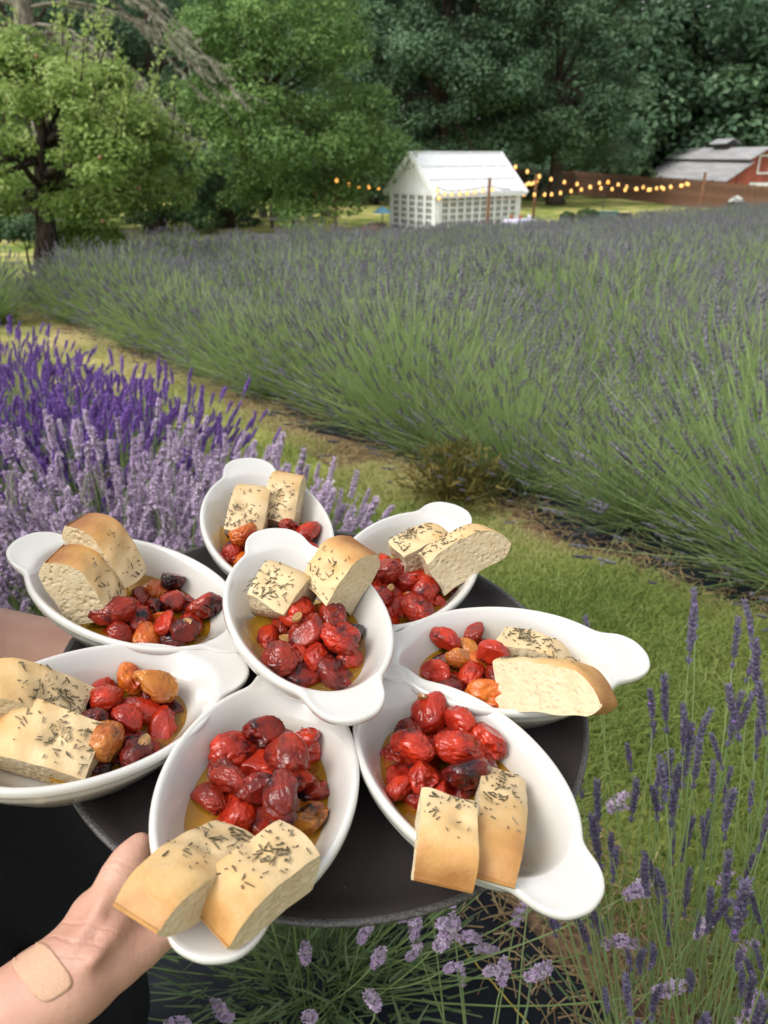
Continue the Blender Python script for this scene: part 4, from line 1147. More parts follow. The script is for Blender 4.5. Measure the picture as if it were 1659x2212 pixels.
M['hair'] = simple('brown_hair', (.05, .03, .018), .5, .6, 120, .4, stretch=(1, 1, .1))
M['bandage'] = simple('fabric_bandage', (.50, .31, .21), .75, .1, 900, .05, .2)

def cap(mb, p0, r0, p1, r1, flat=None, k=1.0, n=20):
    p0 = np.asarray(p0, float); p1 = np.asarray(p1, float)
    ax = p1 - p0; L = np.linalg.norm(ax); ax = ax / max(L, 1e-9)
    x = norm(np.cross(ax, [0.2, 0.95, 0.1] if abs(ax[1]) < .9 else [1, 0, 0])); y = np.cross(ax, x)
    rows = []
    for f in np.linspace(-1, 0, 6): rows.append((f * r0, r0 * math.sqrt(max(0, 1 - f * f)) + 1e-5))
    for f in np.linspace(0, 1, 6): rows.append((L + f * r1, r1 * math.sqrt(max(0, 1 - f * f)) + 1e-5))
    a = np.arange(n) * 2 * np.pi / n
    V = np.array([p0 + ax * h + r * (np.cos(t) * x + np.sin(t) * y) for h, r in rows for t in a])
    if flat is not None:
        f = norm(np.asarray(flat, float)); c = p0 + np.outer((V - p0) @ ax, ax)
        V = V + np.outer(((V - c) @ f) * (k - 1), f)
    m = len(rows)
    Q = [[i * n + j, i * n + (j + 1) % n, (i + 1) * n + (j + 1) % n, (i + 1) * n + j] for i in range(m - 1) for j in range(n)]
    T = [[0, (j + 1) % n, j] for j in range(1, n - 1)] + [[(m - 1) * n, (m - 1) * n + j, (m - 1) * n + j + 1] for j in range(1, n - 1)]
    mb.add(V, T=T, Q=Q)

def chain(mb, pts, flat=None, k=1.0):
    for (a, ra), (b, rb) in zip(pts[:-1], pts[1:]): cap(mb, a, ra, b, rb, flat, k)

def remeshed(mb, name, mat, voxel, smooth_it, factor=.5):
    o = link(name, mb.mesh(name, [mat], True))
    r = o.modifiers.new('r', 'REMESH'); r.mode = 'VOXEL'; r.voxel_size = voxel; r.use_smooth_shade = True
    s = o.modifiers.new('s', 'SMOOTH'); s.iterations = smooth_it; s.factor = factor
    dg = bpy.context.evaluated_depsgraph_get()
    me = bpy.data.meshes.new_from_object(o.evaluated_get(dg))
    bpy.data.objects.remove(o)
    me.materials.clear(); me.materials.append(mat)
    me.polygons.foreach_set('use_smooth', np.ones(len(me.polygons), bool))
    return me

def tw(p):                       # tray coordinates -> world
    return TC + TA.T @ np.asarray(p)
def tp(px, py, h):
    return tw(on_tray(px, py, h))

body = MB()
# near (right) hand: thumb over the rim, fingers flat under the tray
wrist = tp(168, 2098, -.030)
tmcp = tp(212, 1985, -.020); tip_ip = tp(262, 1893, .006); t_tip = tp(303, 1823, .0105)
chain(body, [(wrist, .0235), (tp(188, 2042, -.026), .0200), (tmcp, .0162), (tmcp * .5 + tip_ip * .5, .0124), (tip_ip, .0126), ((tip_ip + t_tip) / 2, .0116), (t_tip, .0080)])
# extensor tendons lifting the skin
chain(body, [(tp(150, 2058, -.008), .0045), (tp(196, 1996, -.004), .0040), (tp(236, 1925, .007), .0035)])
chain(body, [(tp(196, 2078, -.004), .0045), (tp(250, 2010, -.006), .0045), (tp(300, 1950, -.012), .0045)])
m0 = on_tray(288, 1908, -.028); fd = norm(on_tray(520, 1800, -.028) - m0); fp = np.array([fd[1], -fd[0], 0.])
for i, (ln, r_) in enumerate(((.066, .0092), (.076, .0095), (.071, .009), (.055, .008))):
    mcp = m0 + fp * (.0130 * i) - fd * (.004 * abs(i - 1)); mcp[2] = -.027
    a = mcp + fd * ln * .45; a[2] = -.0240
    b = a + fd * ln * .33; b[2] = -.0240
    c = b + fd * ln * .24; c[2] = -.0236
    chain(body, [(wrist * .4 + tw(mcp) * .6, .0165), (tw(mcp), .0125), (tw(a), r_), (tw(b), r_ * .92), (tw(c), r_ * .8)])
    chain(body, [(wrist, .0225), (tw(mcp * .55) + tw(TA @ (wrist - TC) * .45) - TC, .0185), (tw(mcp), .0135)])
chain(body, [(tmcp, .0175), (tw(m0) * .5 + tmcp * .5, .0145), (tw(m0), .012)])
elbow_r = np.array([-.385, .185, .868])
sh_r = np.array([-.50, .40, 1.24])
chain(body, [(wrist, .0255), (wrist * .78 + elbow_r * .22, .0275), (wrist * .45 + elbow_r * .55, .036), (elbow_r * .9 + wrist * .1, .040), (elbow_r, .036)])
chain(body, [(elbow_r, .037), (elbow_r * .5 + sh_r * .5, .042), (sh_r, .047)])
# far (left) arm runs under the tray, its hand spread beneath
sh_l = np.array([-.52, .78, 1.24]); elbow_l = np.array([-.49, .62, .985])
wr_l = np.array([-.165, .545, .985]); 
chain(body, [(sh_l, .047), (sh_l * .5 + elbow_l * .5, .042), (elbow_l, .038), (elbow_l * .72 + wr_l * .28, .041), (elbow_l * .35 + wr_l * .65, .033), (wr_l, .025)])
h0 = TA @ (wr_l - TC)
for i, (aa, ln, r_) in enumerate(((.75, .055, .0095), (.30, .075, .009), (.08, .082, .0092), (-.14, .076, .0088), (-.36, .060, .008))):
    dv = np.array([math.cos(aa), math.sin(aa), 0.])
    mc = np.array([h0[0], h0[1], 0]) + dv * (.075 if i else .04); mc[2] = -.031
    a = mc + dv * ln * .5; a[2] = -.0240; b = a + dv * ln * .5; b[2] = -.0236
    chain(body, [(wr_l, .021), (tw(mc), .0135), (tw(a), r_), (tw(b), r_ * .85)])
# trunk, neck, head, legs
pel = np.array([-.545, .60, .86]); che = np.array([-.535, .59, 1.14]); nek = np.array([-.535, .59, 1.33]); hed = np.array([-.515, .59, 1.475])
chain(body, [(pel, .105), ((pel + che) / 2, .095), (che, .105), (che + [0, 0, .08], .09)], (0, 1, 0), 1.35)
chain(body, [(sh_l, .05), (che + [0, 0, .10], .06), (sh_r, .05)])
chain(body, [(che + [0, 0, .1], .06), (nek, .050), (hed + [-.02, 0, -.05], .050)])
cap(body, hed + [-.01, 0, -.025], .072, hed + [-.005, 0, .045], .083, (0, 1, 0), .88)
cap(body, hed + [.055, 0, -.07], .028, hed + [.03, 0, -.02], .045, (0, 1, 0), .95)      # jaw
cap(body, hed + [.080, 0, .012], .008, hed + [.094, 0, -.018], .011)                     # nose
for sgn in (-1, 1):
    cap(body, hed + [-.005, sgn * .074, -.015], .012, hed + [-.008, sgn * .078, .012], .015, (0, 1, 0), .5)
    cap(body, hed + [.060, sgn * .018, -.048], .007, hed + [.066, 0, -.050], .008)       # mouth
    hip = pel + [.0, sgn * .085, -.02]; kn = np.array([-.50, .60 + sgn * .10, .46]); an = np.array([-.53, .60 + sgn * .11, .075])
    chain(body, [(hip, .085), (hip * .5 + kn * .5, .072), (kn, .053), (kn * .6 + an * .4, .052), (an, .034), (an + [.02, 0, -.03], .036)])
    chain(body, [(an + [-.02, 0, -.04], .034), (an + [.10, 0, -.045], .032), (an + [.16, 0, -.05], .025)], (0, 0, 1), .8)
person = empty('person', (-.53, .60, 0))
# skin folds at the wrist and over the thumb joint
def fold(P, axis, offs, rad, depth=.5):
    nt = M['skin'].node_tree; n = nt.nodes; l = nt.links
    b = n['Principled BSDF']; prev = b.inputs['Normal'].links[0].from_socket
    tc = n.new('ShaderNodeTexCoord'); nz = n.new('ShaderNodeTexNoise'); nz.inputs['Scale'].default_value = 60; l.new(tc.outputs['Object'], nz.inputs['Vector'])
    sb = n.new('ShaderNodeVectorMath'); sb.operation = 'SUBTRACT'; l.new(tc.outputs['Object'], sb.inputs[0]); sb.inputs[1].default_value = tuple(np.asarray(P) - [-.53, .60, 0])
    dt = n.new('ShaderNodeVectorMath'); dt.operation = 'DOT_PRODUCT'; l.new(sb.outputs[0], dt.inputs[0]); dt.inputs[1].default_value = tuple(norm(np.asarray(axis)))
    wv = n.new('ShaderNodeMath'); wv.operation = 'MULTIPLY_ADD'; wv.inputs[1].default_value = .008; l.new(nz.outputs['Fac'], wv.inputs[0]); l.new(dt.outputs['Value'], wv.inputs[2])
    ln = n.new('ShaderNodeVectorMath'); ln.operation = 'LENGTH'; l.new(sb.outputs[0], ln.inputs[0])
    fd_ = n.new('ShaderNodeMapRange'); fd_.inputs[1].default_value = rad; fd_.inputs[2].default_value = rad * .6; l.new(ln.outputs['Value'], fd_.inputs[0])
    tot = None
    for o_ in offs:
        c = n.new('ShaderNodeMath'); c.operation = 'SUBTRACT'; l.new(wv.outputs[0], c.inputs[0]); c.inputs[1].default_value = o_ + .004
        ab = n.new('ShaderNodeMath'); ab.operation = 'ABSOLUTE'; l.new(c.outputs[0], ab.inputs[0])
        mr = n.new('ShaderNodeMapRange'); mr.inputs[1].default_value = 0; mr.inputs[2].default_value = .0016; l.new(ab.outputs[0], mr.inputs[0])
        if tot is None: tot = mr.outputs[0]
        else:
            m_ = n.new('ShaderNodeMath'); m_.operation = 'MULTIPLY'; l.new(tot, m_.inputs[0]); l.new(mr.outputs[0], m_.inputs[1]); tot = m_.outputs[0]
    iv = n.new('ShaderNodeMath'); iv.operation = 'SUBTRACT'; iv.inputs[0].default_value = 1; l.new(tot, iv.inputs[1])
    mm = n.new('ShaderNodeMath'); mm.operation = 'MULTIPLY'; l.new(iv.outputs[0], mm.inputs[0]); l.new(fd_.outputs[0], mm.inputs[1])
    bp = n.new('ShaderNodeBump'); bp.invert = True; bp.inputs['Strength'].default_value = depth; bp.inputs['Distance'].default_value = .0015
    l.new(mm.outputs[0], bp.inputs['Height']); l.new(prev, bp.inputs['Normal']); l.new(bp.outputs[0], b.inputs['Normal'])
fold(tp(150, 2040, -.010), tmcp - wrist, (-.006, .0015, .010), .030, .30)
fold(tip_ip, t_tip - tip_ip, (-.005, -.0015, .002), .016, .35)
fold(tmcp, tip_ip - tmcp, (-.006, .000, .006), .020, .22)
tag(person, 'person in black clothes carrying the round tray, bandage on the wrist', 'person')
body_me = remeshed(body, 'body', M['skin'], .0036, 7, .5)
off = Matrix.Translation((.53, -.60, 0))
body_me.transform(off)
bo = link('body', body_me, person)

cl = MB()
chain(cl, [(pel + [.02, 0, -.06], .125), ((pel + che) / 2 + [.01, 0, 0], .108), (che, .120), (che + [0, 0, .09], .100)], (0, 1, 0), 1.36)
chain(cl, [(sh_l, .064), (che + [0, 0, .11], .070), (sh_r, .064)])
for sgn, sh, el in ((1, sh_l, elbow_l), (-1, sh_r, elbow_r)):
    chain(cl, [(sh, .064), (sh * .62 + el * .38, .060)])
    hip = pel + [.03, sgn * .085, -.02]; kn = np.array([-.455, .60 + sgn * .10, .46]); an = np.array([-.50, .60 + sgn * .11, .12])
    chain(cl, [(hip, .115), (hip * .5 + kn * .5 + [.02, 0, 0], .105), (kn, .090), (an, .075)])
# apron skirt hanging in front
chain(cl, [(np.array([-.475, .60, .84]), .10), (np.array([-.43, .60, .62]), .105), (np.array([-.42, .60, .34]), .10)], (0, 1, 0), 1.9)
cm = remeshed(cl, 'clothing', M['black_cloth'], .008, 6)
r_ = np.random.default_rng(3)
V = np.empty(len(cm.vertices) * 3, np.float32); cm.vertices.foreach_get('co', V); V = V.reshape(-1, 3)
fold = .006 * np.sin(V[:, 1] * 46 + 2.0 * np.sin(V[:, 2] * 7)) * np.clip((1.0 - V[:, 2]) / .5, 0, 1)
V[:, 0] += fold; cm.vertices.foreach_set('co', V.ravel()); cm.transform(off)
link('clothing', cm, person)
hr = MB()
cap(hr, hed + [-.03, 0, -.01], .080, hed + [-.012, 0, .055], .090, (0, 1, 0), .90)
cap(hr, hed + [-.075, 0, -.06], .045, hed + [-.10, 0, .03], .05)
hm = remeshed(hr, 'hair', M['hair'], .006, 4); hm.transform(off)
link('hair', hm, person)
for sgn in (-1, 1):
    em = MB(); em.lathe([(0.0001, -.011), (.006, -.009), (.010, -.004), (.0112, 0), (.010, .004), (.006, .009), (.0001, .011)], 14, hed + [.066, sgn * .030, .008])
    link('eye', em.mesh('eye', [simple('eye_white', (.6, .58, .55), .15)], True), person).location = (.53, -.60, 0)

# the bandage and the thumb nail are laid onto the body's own surface
from mathutils.bvhtree import BVHTree
_co = np.empty(len(body_me.vertices) * 3, np.float32); body_me.vertices.foreach_get('co', _co)
bvh = BVHTree.FromPolygons([tuple(c) for c in _co.reshape(-1, 3)], [tuple(p.vertices) for p in body_me.polygons])
def patch(name, c0, ex, ey, mat, lift, n=18, k=4.0, parent=bo):
    """a rounded rectangle draped over the skin: c0 centre, ex / ey half extents as picture vectors"""
    V = []; O = Vector((0.53, -0.60, CAM_H))
    g = np.linspace(-1, 1, n)
    for a in g:
        for b in g:
            q = (abs(a) ** k + abs(b) ** k) ** (1 / k); m_ = max(abs(a), abs(b)); f = m_ / q if q > 0 else 1
            px = c0[0] + (ex[0] * a + ey[0] * b) * f; py = c0[1] + (ex[1] * a + ey[1] * b) * f
            h, nrm, _, _ = bvh.ray_cast(O, Vector(ray(px, py)).normalized())
            if h is None: print('patch miss', name); return None
            V.append(h + nrm * lift)
    I = np.arange(n * n).reshape(n, n)
    F = np.stack([I[:-1, :-1], I[:-1, 1:], I[1:, 1:], I[1:, :-1]], -1).reshape(-1, 4)
    o = link(name, mesh_np(name, np.array(V), F, True, [mat]), parent)
    so = o.modifiers.new('thick', 'SOLIDIFY'); so.thickness = lift; so.offset = -1
    return o
o = patch('bandage', (92, 2100), (38, 50), (38, -24), M['bandage'], .00035)
n_ = patch('thumb_nail', (291, 1815), (9, 4), (6, -13), M['nail'], .0004, 10, 2.6)
if o: o['label'] = 'tan fabric bandage on the wrist'
# ------------------------------------------------------------------ greenhouse
M['white_paint'] = simple('white_paint', (.80, .81, .81), .5, .1, 6, .05)
M['wood_post'] = simple('stained_post', (.26, .12, .06), .8, .5, 40, .3, stretch=(1, 1, .1))
M['fence_wood'] = simple('fence_board', (.165, .082, .046), .85, .5, 14, .3, stretch=(1, 1, .12))
M['barn_red'] = simple('barn_red_paint', (.36, .085, .06), .75, .3, 5, .2, stretch=(1, 1, .1))
M['metal_roof'] = simple('grey_metal_roof', (.34, .335, .34), .5, .15, 4, .12, stretch=(.1, 1, 1))
M['dark'] = simple('dark_trim', (.05, .04, .035), .8)
M['cable'] = simple('black_cable', (.012, .012, .012), .6)
def roof_mat():
    m, nt, n, l, b = new_mat('white_polycarbonate')
    b.inputs['Base Color'].default_value = (.90, .91, .92, 1); b.inputs['Roughness'].default_value = .6
    w = n.new('ShaderNodeTexWave'); w.inputs['Scale'].default_value = 14; tc = n.new('ShaderNodeTexCoord'); l.new(tc.outputs['Object'], w.inputs['Vector'])
    bp = n.new('ShaderNodeBump'); bp.inputs['Strength'].default_value = .1; l.new(w.outputs['Fac'], bp.inputs['Height']); l.new(bp.outputs[0], b.inputs['Normal'])
    tr = n.new('ShaderNodeBsdfTranslucent'); tr.inputs['Color'].default_value = (.8, .82, .82, 1)
    ms = n.new('ShaderNodeMixShader'); ms.inputs[0].default_value = .22
    l.new(b.outputs[0], ms.inputs[1]); l.new(tr.outputs[0], ms.inputs[2]); l.new(ms.outputs[0], n['Material Output'].inputs['Surface'])
    return m
M['poly'] = roof_mat()
def glass_mat():
    m, nt, n, l, b = new_mat('window_glass')
    tr = n.new('ShaderNodeBsdfTransparent'); tr.inputs['Color'].default_value = (.85, .88, .88, 1)
    gl = n.new('ShaderNodeBsdfGlossy'); gl.inputs['Roughness'].default_value = .03
    fr = n.new('ShaderNodeFresnel'); fr.inputs['IOR'].default_value = 1.5
    ms = n.new('ShaderNodeMixShader'); l.new(fr.outputs[0], ms.inputs[0]); l.new(tr.outputs[0], ms.inputs[1]); l.new(gl.outputs[0], ms.inputs[2])
    df = n.new('ShaderNodeBsdfDiffuse'); df.inputs['Color'].default_value = (.60, .57, .52, 1)
    m2 = n.new('ShaderNodeMixShader'); m2.inputs[0].default_value = .30; l.new(ms.outputs[0], m2.inputs[1]); l.new(df.outputs[0], m2.inputs[2])
    l.new(m2.outputs[0], n['Material Output'].inputs['Surface'])
    return m
M['glass'] = glass_mat()
thg = math.radians(54.5)
dR = np.array([math.sin(thg), math.cos(thg), 0]); dL = np.array([-math.cos(thg), math.sin(thg), 0])
GN = at_y(941, 503, 36.0)
zg = terr1(GN[0], GN[1])
GW, GL = 3.42, 5.05
EZ = -.04 - zg; RZ = 1.46 - zg                     # eave and ridge above ground
gm = Matrix(((dR[0], dL[0], 0, GN[0]), (dR[1], dL[1], 0, GN[1]), (0, 0, 1, zg), (0, 0, 0, 1)))
gh = empty('greenhouse', mat=gm)
tag(gh, 'small white greenhouse with gable roof and walls of little window panes', 'greenhouse')
PANE = {}
def pane(parent, c, axis, w, h):
    key = (axis, round(w, 3), round(h, 3))
    if key not in PANE:
        mbp = MB().box((0, 0, 0), w if axis == 'x' else .012, .012 if axis == 'x' else w, h)
        PANE[key] = mbp.mesh('window_pane', [M['glass']])
    link('window_pane', PANE[key], parent, c)
def wall(name, axis, fixed, a0, a1, ncol, outn):
    """a wall of panes between thick white bars; axis = the direction it runs along"""
    f = MB(); w_ = link  # frame pieces are collected in one timber frame per wall
    def put(c0, c1, z0, z1, th, d=0):
        c = (c0 + c1) / 2; z = (z0 + z1) / 2
        if axis == 'x': f.box((c, fixed + d, z), c1 - c0, th, z1 - z0)
        else: f.box((fixed + d, c, z), th, c1 - c0, z1 - z0)
    post = .19
    put(a0, a0 + post, 0, EZ, .12); put(a1 - post, a1, 0, EZ, .12)
    put(a0 + post, a1 - post, 0, .22, .10); put(a0 + post, a1 - post, EZ - .17, EZ, .10)
    pitch_ = (a1 - a0 - 2 * post) / ncol; pw = pitch_ * .70
    rows = 6; ph_ = (EZ - .39) / rows; hh = ph_ * .76
    for i in range(ncol):
        x0 = a0 + post + i * pitch_; g = (pitch_ - pw) / 2
        put(x0, x0 + g, .22, EZ - .17, .09); put(x0 + pitch_ - g, x0 + pitch_, .22, EZ - .17, .09)
        for j in range(rows):
            z0 = .22 + j * ph_
            big = (j % 2 == 1)
            put(x0 + g, x0 + pitch_ - g, z0 + hh, z0 + ph_, .07 if not big else .10)
            put(x0 + pitch_ / 2 - .012, x0 + pitch_ / 2 + .012, z0, z0 + hh, .03)
            cc = x0 + pitch_ / 2
            pane(gh, (cc, fixed, z0 + hh / 2) if axis == 'x' else (fixed, cc, z0 + hh / 2), axis, pw, hh)
    f.build('wall_frame', M['white_paint'], gh)
wall('front', 'y', 0.0, 0.0, GW, 5, -1)
wall('side', 'x', 0.0, 0.065, GL - .065, 10, -1)
wall('back', 'y', GL, 0.0, GW, 5, 1)
wall('far', 'x', GW, 0.065, GL - .065, 10, 1)
for x in (-.02, GL + .02):
    s = 1 if x > 0 else -1
    MB().prism([(x, .02, EZ), (x, GW - .02, EZ), (x, GW / 2, RZ - .12)], (-s * .06, 0, 0)).build('gable_panel', M['white_paint'], gh)
ov = .20
slope = (RZ - EZ) / (GW / 2)
for sd_ in (0, 1):
    def rp(x, u, d=0):     # u 0 eave .. 1 ridge
        y = -ov + (GW / 2 + ov) * u; z = EZ - ov * slope + (RZ - EZ + ov * slope) * u + d
        return (x, y if sd_ == 0 else GW - y, z)
    nc, nr = 7, 3
    x0, x1 = -.16, GL + .16
    for i in range(nc):
        for j in range(nr):
            a = x0 + .06 + (x1 - x0 - .12) * i / nc; b = x0 + .06 + (x1 - x0 - .12) * (i + 1) / nc
            u0 = .04 + .93 * j / nr; u1 = .04 + .93 * (j + 1) / nr
            pp = [rp(a + .02, u0 + .012), rp(b - .02, u0 + .012), rp(b - .02, u1 - .012), rp(a + .02, u1 - .012)]
            MB().prism(pp, (0, 0, .016)).build('roof_panel', M['poly'], gh)
    rb = MB()
    for i in range(nc + 1):
        a = x0 + .06 + (x1 - x0 - .12) * i / nc
        rb.bar(rp(a, .02, .005), rp(a, .985, .005), .05, .05)
    for j in range(nr + 1):
        u = .035 + .935 * j / nr
        rb.bar(rp(x0, u, .010), rp(x1, u, .010), .09, .055)
    rb.build('roof_frame', M['white_paint'], gh)
    for x in (x0 - .035, x1 + .035):
        MB().bar(rp(x, -.01, -.05), rp(x, 1.0, -.05), .07, .24).build('bargeboard', M['white_paint'], gh)
    MB().bar(rp(x0, -.005, -.04), rp(x1, -.005, -.04), .06, .18).build('gutter_board', M['white_paint'], gh)
MB().bar((-.20, GW / 2, RZ + .02), (GL + .20, GW / 2, RZ + .02), .16, .06).build('ridge_cap', M['white_paint'], gh)
# staging with pots inside
M['bench_wood'] = simple('staging_wood', (.13, .085, .05), .8, .2, 20, .2)
for y in (.55, GW - .55):
    b_ = MB().box((GL / 2, y, .86), GL - .6, .6, .05)
    for x in np.linspace(.5, GL - .5, 4): b_.box((x, y, .42), .07, .5, .84)
    tag(b_.build('plant_staging', M['bench_wood'], None), 'wooden plant staging along one inner wall of the greenhouse', 'bench', 'staging inside the greenhouse').matrix_world = gm

# ------------------------------------------------------------------ posts and string lights
def bulb_mat():
    m, nt, n, l, b = new_mat('lit_bulb')
    b.inputs['Base Color'].default_value = (.8, .5, .2, 1)
    b.inputs['Emission Color'].default_value = (1.0, .42, .08, 1); b.inputs['Emission Strength'].default_value = .8
    return m
M['bulb'] = bulb_mat()
posts = {}
for k, (px, py_top, py_b, Y, desc) in {'a': (724, 408, 492, 37.5, 'brown post left of the greenhouse carrying the end of a light string'), 'b': (1058, 384, 484, 33.6, 'brown post standing in front of the greenhouse panes'),
                                        'c': (1159, 376, 472, 41.0, 'brown post just right of the greenhouse where light strings meet'), 'd': (1524, 372, 463, 45.0, 'brown post near the plank fence at the end of the lights')}.items():
    top = at_y(px, py_top, Y); zb = terr1(top[0], top[1])
    e = empty('wooden_post', (top[0], top[1], zb)); tag(e, desc, 'post', 'wooden posts for the light strings')
    h = top[2] - zb
    MB().box((0, 0, h / 2), .115, .115, h).build('post', M['wood_post'], e)
    MB().lathe([(.0001, .012), (.02, .012), (.02, 0), (.0001, 0)], 8, (0, -.06, h - .08)).build('hook', M['dark'], e)
    posts[k] = top
top = at_y(1307, 405, 43.0); zb = terr1(top[0], top[1])
e = empty('thin_pole', (top[0], top[1], zb)); tag(e, 'thin dark metal pole on the lawn holding up the light strings', 'pole')
h = top[2] - zb
MB().tube([(0, 0, 0), (0, 0, h)], .022, 8).build('shaft', M['dark'], e); MB().tube([(0, 0, h), (.0, -.08, h + .06), (0, -.14, h)], .012, 6).build('hook', M['dark'], e)
BULB = MB().lathe([(.0001, -.21), (.04, -.205), (.068, -.17), (.070, -.135), (.054, -.085), (.034, -.045), (.024, -.03)], 12).mesh('bulb', [M['bulb']], True)
SOCK = MB().lathe([(.0001, .01), (.022, .008), (.028, -.02), (.026, -.04), (.0001, -.04)], 10).mesh('socket', [M['cable']], True)
def zoom2(p): return ((1000 + p[0] * .9042) / 1.50693, (400 + p[1] * .9042) / 1.50693)
STR = {
    'left': ([(106, 207), (150, 222), (185, 228), (222, 231), (257, 234), (300, 236)], 37.5, 40.5, 'string of lit bulbs between the left post and the back of the greenhouse'),
    'front': ([(470, 245), (495, 255), (520, 257), (549, 255), (576, 253), (604, 248), (633, 243), (667, 240), (707, 250), (743, 254), (780, 258), (818, 258), (855, 258), (880, 257), (912, 252), (950, 245), (987, 240), (1018, 230), (1052, 216), (1083, 213)], 34.6, 43.0, 'long string of lit bulbs crossing the front of the greenhouse to the thin pole'),
    'corner': ([(468, 243), (475, 270)], 34.5, 34.5, 'short hanging end of lit bulbs at the greenhouse corner'),
    'roof': ([(750, 158), (793, 175), (836, 192), (878, 203), (926, 213), (972, 220), (1020, 231), (1058, 235), (1098, 238), (1145, 241), (1187, 238), (1228, 241), (1283, 237), (1310, 231), (1350, 226), (1372, 221)], 39.6, 45.0, 'string of lit bulbs falling from the greenhouse roof toward the fence'),
    'cross': ([(1083, 213), (1120, 222), (1150, 230), (1183, 237), (1210, 231), (1235, 240), (1258, 235), (1276, 231), (1308, 229), (1345, 226), (1366, 219)], 43.0, 44.6, 'string of lit bulbs from the thin pole to the post by the fence'),
    'short': ([(780, 226), (790, 222), (798, 217), (806, 220), (816, 216), (827, 210), (836, 194)], 45.5, 41.0, 'bunched string of lit bulbs behind the post right of the greenhouse'),
}
for k, (pts, Ya, Yb, desc) in STR.items():
    W_ = np.array([at_y(*zoom2(p), Ya + (Yb - Ya) * i / (len(pts) - 1)) for i, p in enumerate(pts)])
    e = empty('string_light', W_[0]); tag(e, desc, 'string lights', 'strings of lit bulbs')
    W_ = W_ + [0, 0, .12]
    loc = W_ - np.array(e.location)
    MB().tube(loc + [0, 0, .02], .012, 5).build('cable', M['cable'], e, True)
    for q in loc:
        s_ = link('socket', SOCK, e, q); b_ = link('bulb', BULB, e, q)
# ------------------------------------------------------------------ plank fences
BOARD = []
for i in range(4):
    hgt = 1.72 + .02 * i
    BOARD.append(MB().prism([(-.072, 0, .04), (.072, 0, .04), (.072, 0, hgt - .03), (.045, 0, hgt), (-.045, 0, hgt), (-.072, 0, hgt - .03)], (0, .02, 0)).mesh('plank', [M['fence_wood']]))
FPOST = MB().box((0, 0, .93), .10, .10, 1.86).mesh('post', [M['fence_wood']])
def fence(A, B, zA, zB, label):
    A = np.asarray(A); B = np.asarray(B); L = np.linalg.norm(B - A); n = int(L / .152); d = (B - A) / L; ang = math.atan2(d[1], d[0])
    e = empty('plank_fence', (A[0], A[1], zA), ang); tag(e, label, 'fence')
    r = np.random.default_rng(int(L * 10))
    for i in range(n):
        x = (i + .5) * .152; z = (zB - zA) * x / L
        o = link('plank', BOARD[int(r.integers(4))], e, (x, r.normal(0, .004), z + r.normal(0, .008)))
        o.rotation_euler = (0, r.normal(0, .006), 0)
    for i in range(int(L / 2.43) + 1):
        x = i * 2.43; link('post', FPOST, e, (x, .08, (zB - zA) * x / L))
    for zz in (.35, 1.0, 1.55):
        MB().bar((0, .05, zz), (L, .05, zz + zB - zA), .045, .09).build('rail', M['fence_wood'], e)
fa = at_y(1240, 421, 70.0); fb = at_y(1663, 470, 52.0)
fb2 = fa + (fb - fa) * 1.18
fence(fa[:2], fb2[:2], fa[2] + .05, fb2[2] + .05, 'long brown plank fence running along the lawn in front of the red barn')
fc = at_y(1095, 416, 66.0)
fence(fc[:2], fa[:2] - [.1, .1], fc[2], fa[2] + .05, 'brown plank fence in tree shade behind the greenhouse')

# ------------------------------------------------------------------ red barn beyond the fence
eL = at_y(1394, 380, 88.0); eR = at_y(1568, 392, 70.4)
ze = (eL[2] + eR[2]) / 2; zb = -4.2
ax = eR[:2] - eL[:2]; BL = np.linalg.norm(ax); ax = ax / BL; pr = np.array([-ax[1], ax[0]])
if pr[0] < 0: pr = -pr
bm_ = Matrix(((ax[0], pr[0], 0, eL[0]), (ax[1], pr[1], 0, eL[1]), (0, 0, 1, zb), (0, 0, 0, 1)))
barn = empty('red_barn', mat=bm_); tag(barn, 'red barn with stepped grey metal roof and small cupola behind the fence', 'barn')
z1 = ze - zb; z2 = z1 + 1.65; z3 = z2 + .90
def bq(name, pts, d, mat): return MB().prism(pts, d).build(name, mat, barn)
w1, w2, w3, w4 = 2.0, 3.25, 4.5, 6.5
prof_ = [(0.3, 0), (w4 - .3, 0), (w4 - .3, z1 - .1), (w3, z2 - .15), (w3, z2 + .12), (w2, z3 - .12), (w1, z2 + .12), (w1, z2 - .15), (0.3, z1 - .1)]
g_ = MB()
for xx in (.35, BL - .35):
    P = np.array([(xx, y, z) for y, z in prof_]); c = np.array([[xx, w2, z1 * .5]])
    k = len(P); V = np.vstack([P, c]); T = [[i, (i + 1) % k, k] for i in range(k)]
    MB().add(V, T=T).build('gable_wall', M['barn_red'], barn)
bq('side_wall', [(.35, .3, 0), (BL - .35, .3, 0), (BL - .35, .3, z1 - .1), (.35, .3, z1 - .1)], (0, .1, 0), M['barn_red'])
bq('side_wall', [(.35, w4 - .4, 0), (BL - .35, w4 - .4, 0), (BL - .35, w4 - .4, z1 - .1), (.35, w4 - .4, z1 - .1)], (0, .1, 0), M['barn_red'])
bq('upper_wall', [(.35, w1, z2 - .3), (BL - .35, w1, z2 - .3), (BL - .35, w1, z2 + .1), (.35, w1, z2 + .1)], (0, .1, 0), M['dark'])
for y0, za, y1, zb_ in ((0 - .1, z1 - .05, w1 + .02, z2 - .22), (w4 + .1, z1 - .05, w3 - .02, z2 - .22), (w1 - .35, z2 - .02, w2, z3), (w3 + .35, z2 - .02, w2, z3)):
    bq('roof', [(0, y0, za), (BL + .3, y0, za), (BL + .3, y1, zb_), (0, y1, zb_)], (0, 0, .09), M['metal_roof'])
cu = MB().box((BL * .55, w2, z3 + .2), 2.6, .8, .4).build('cupola', M['dark'], barn)
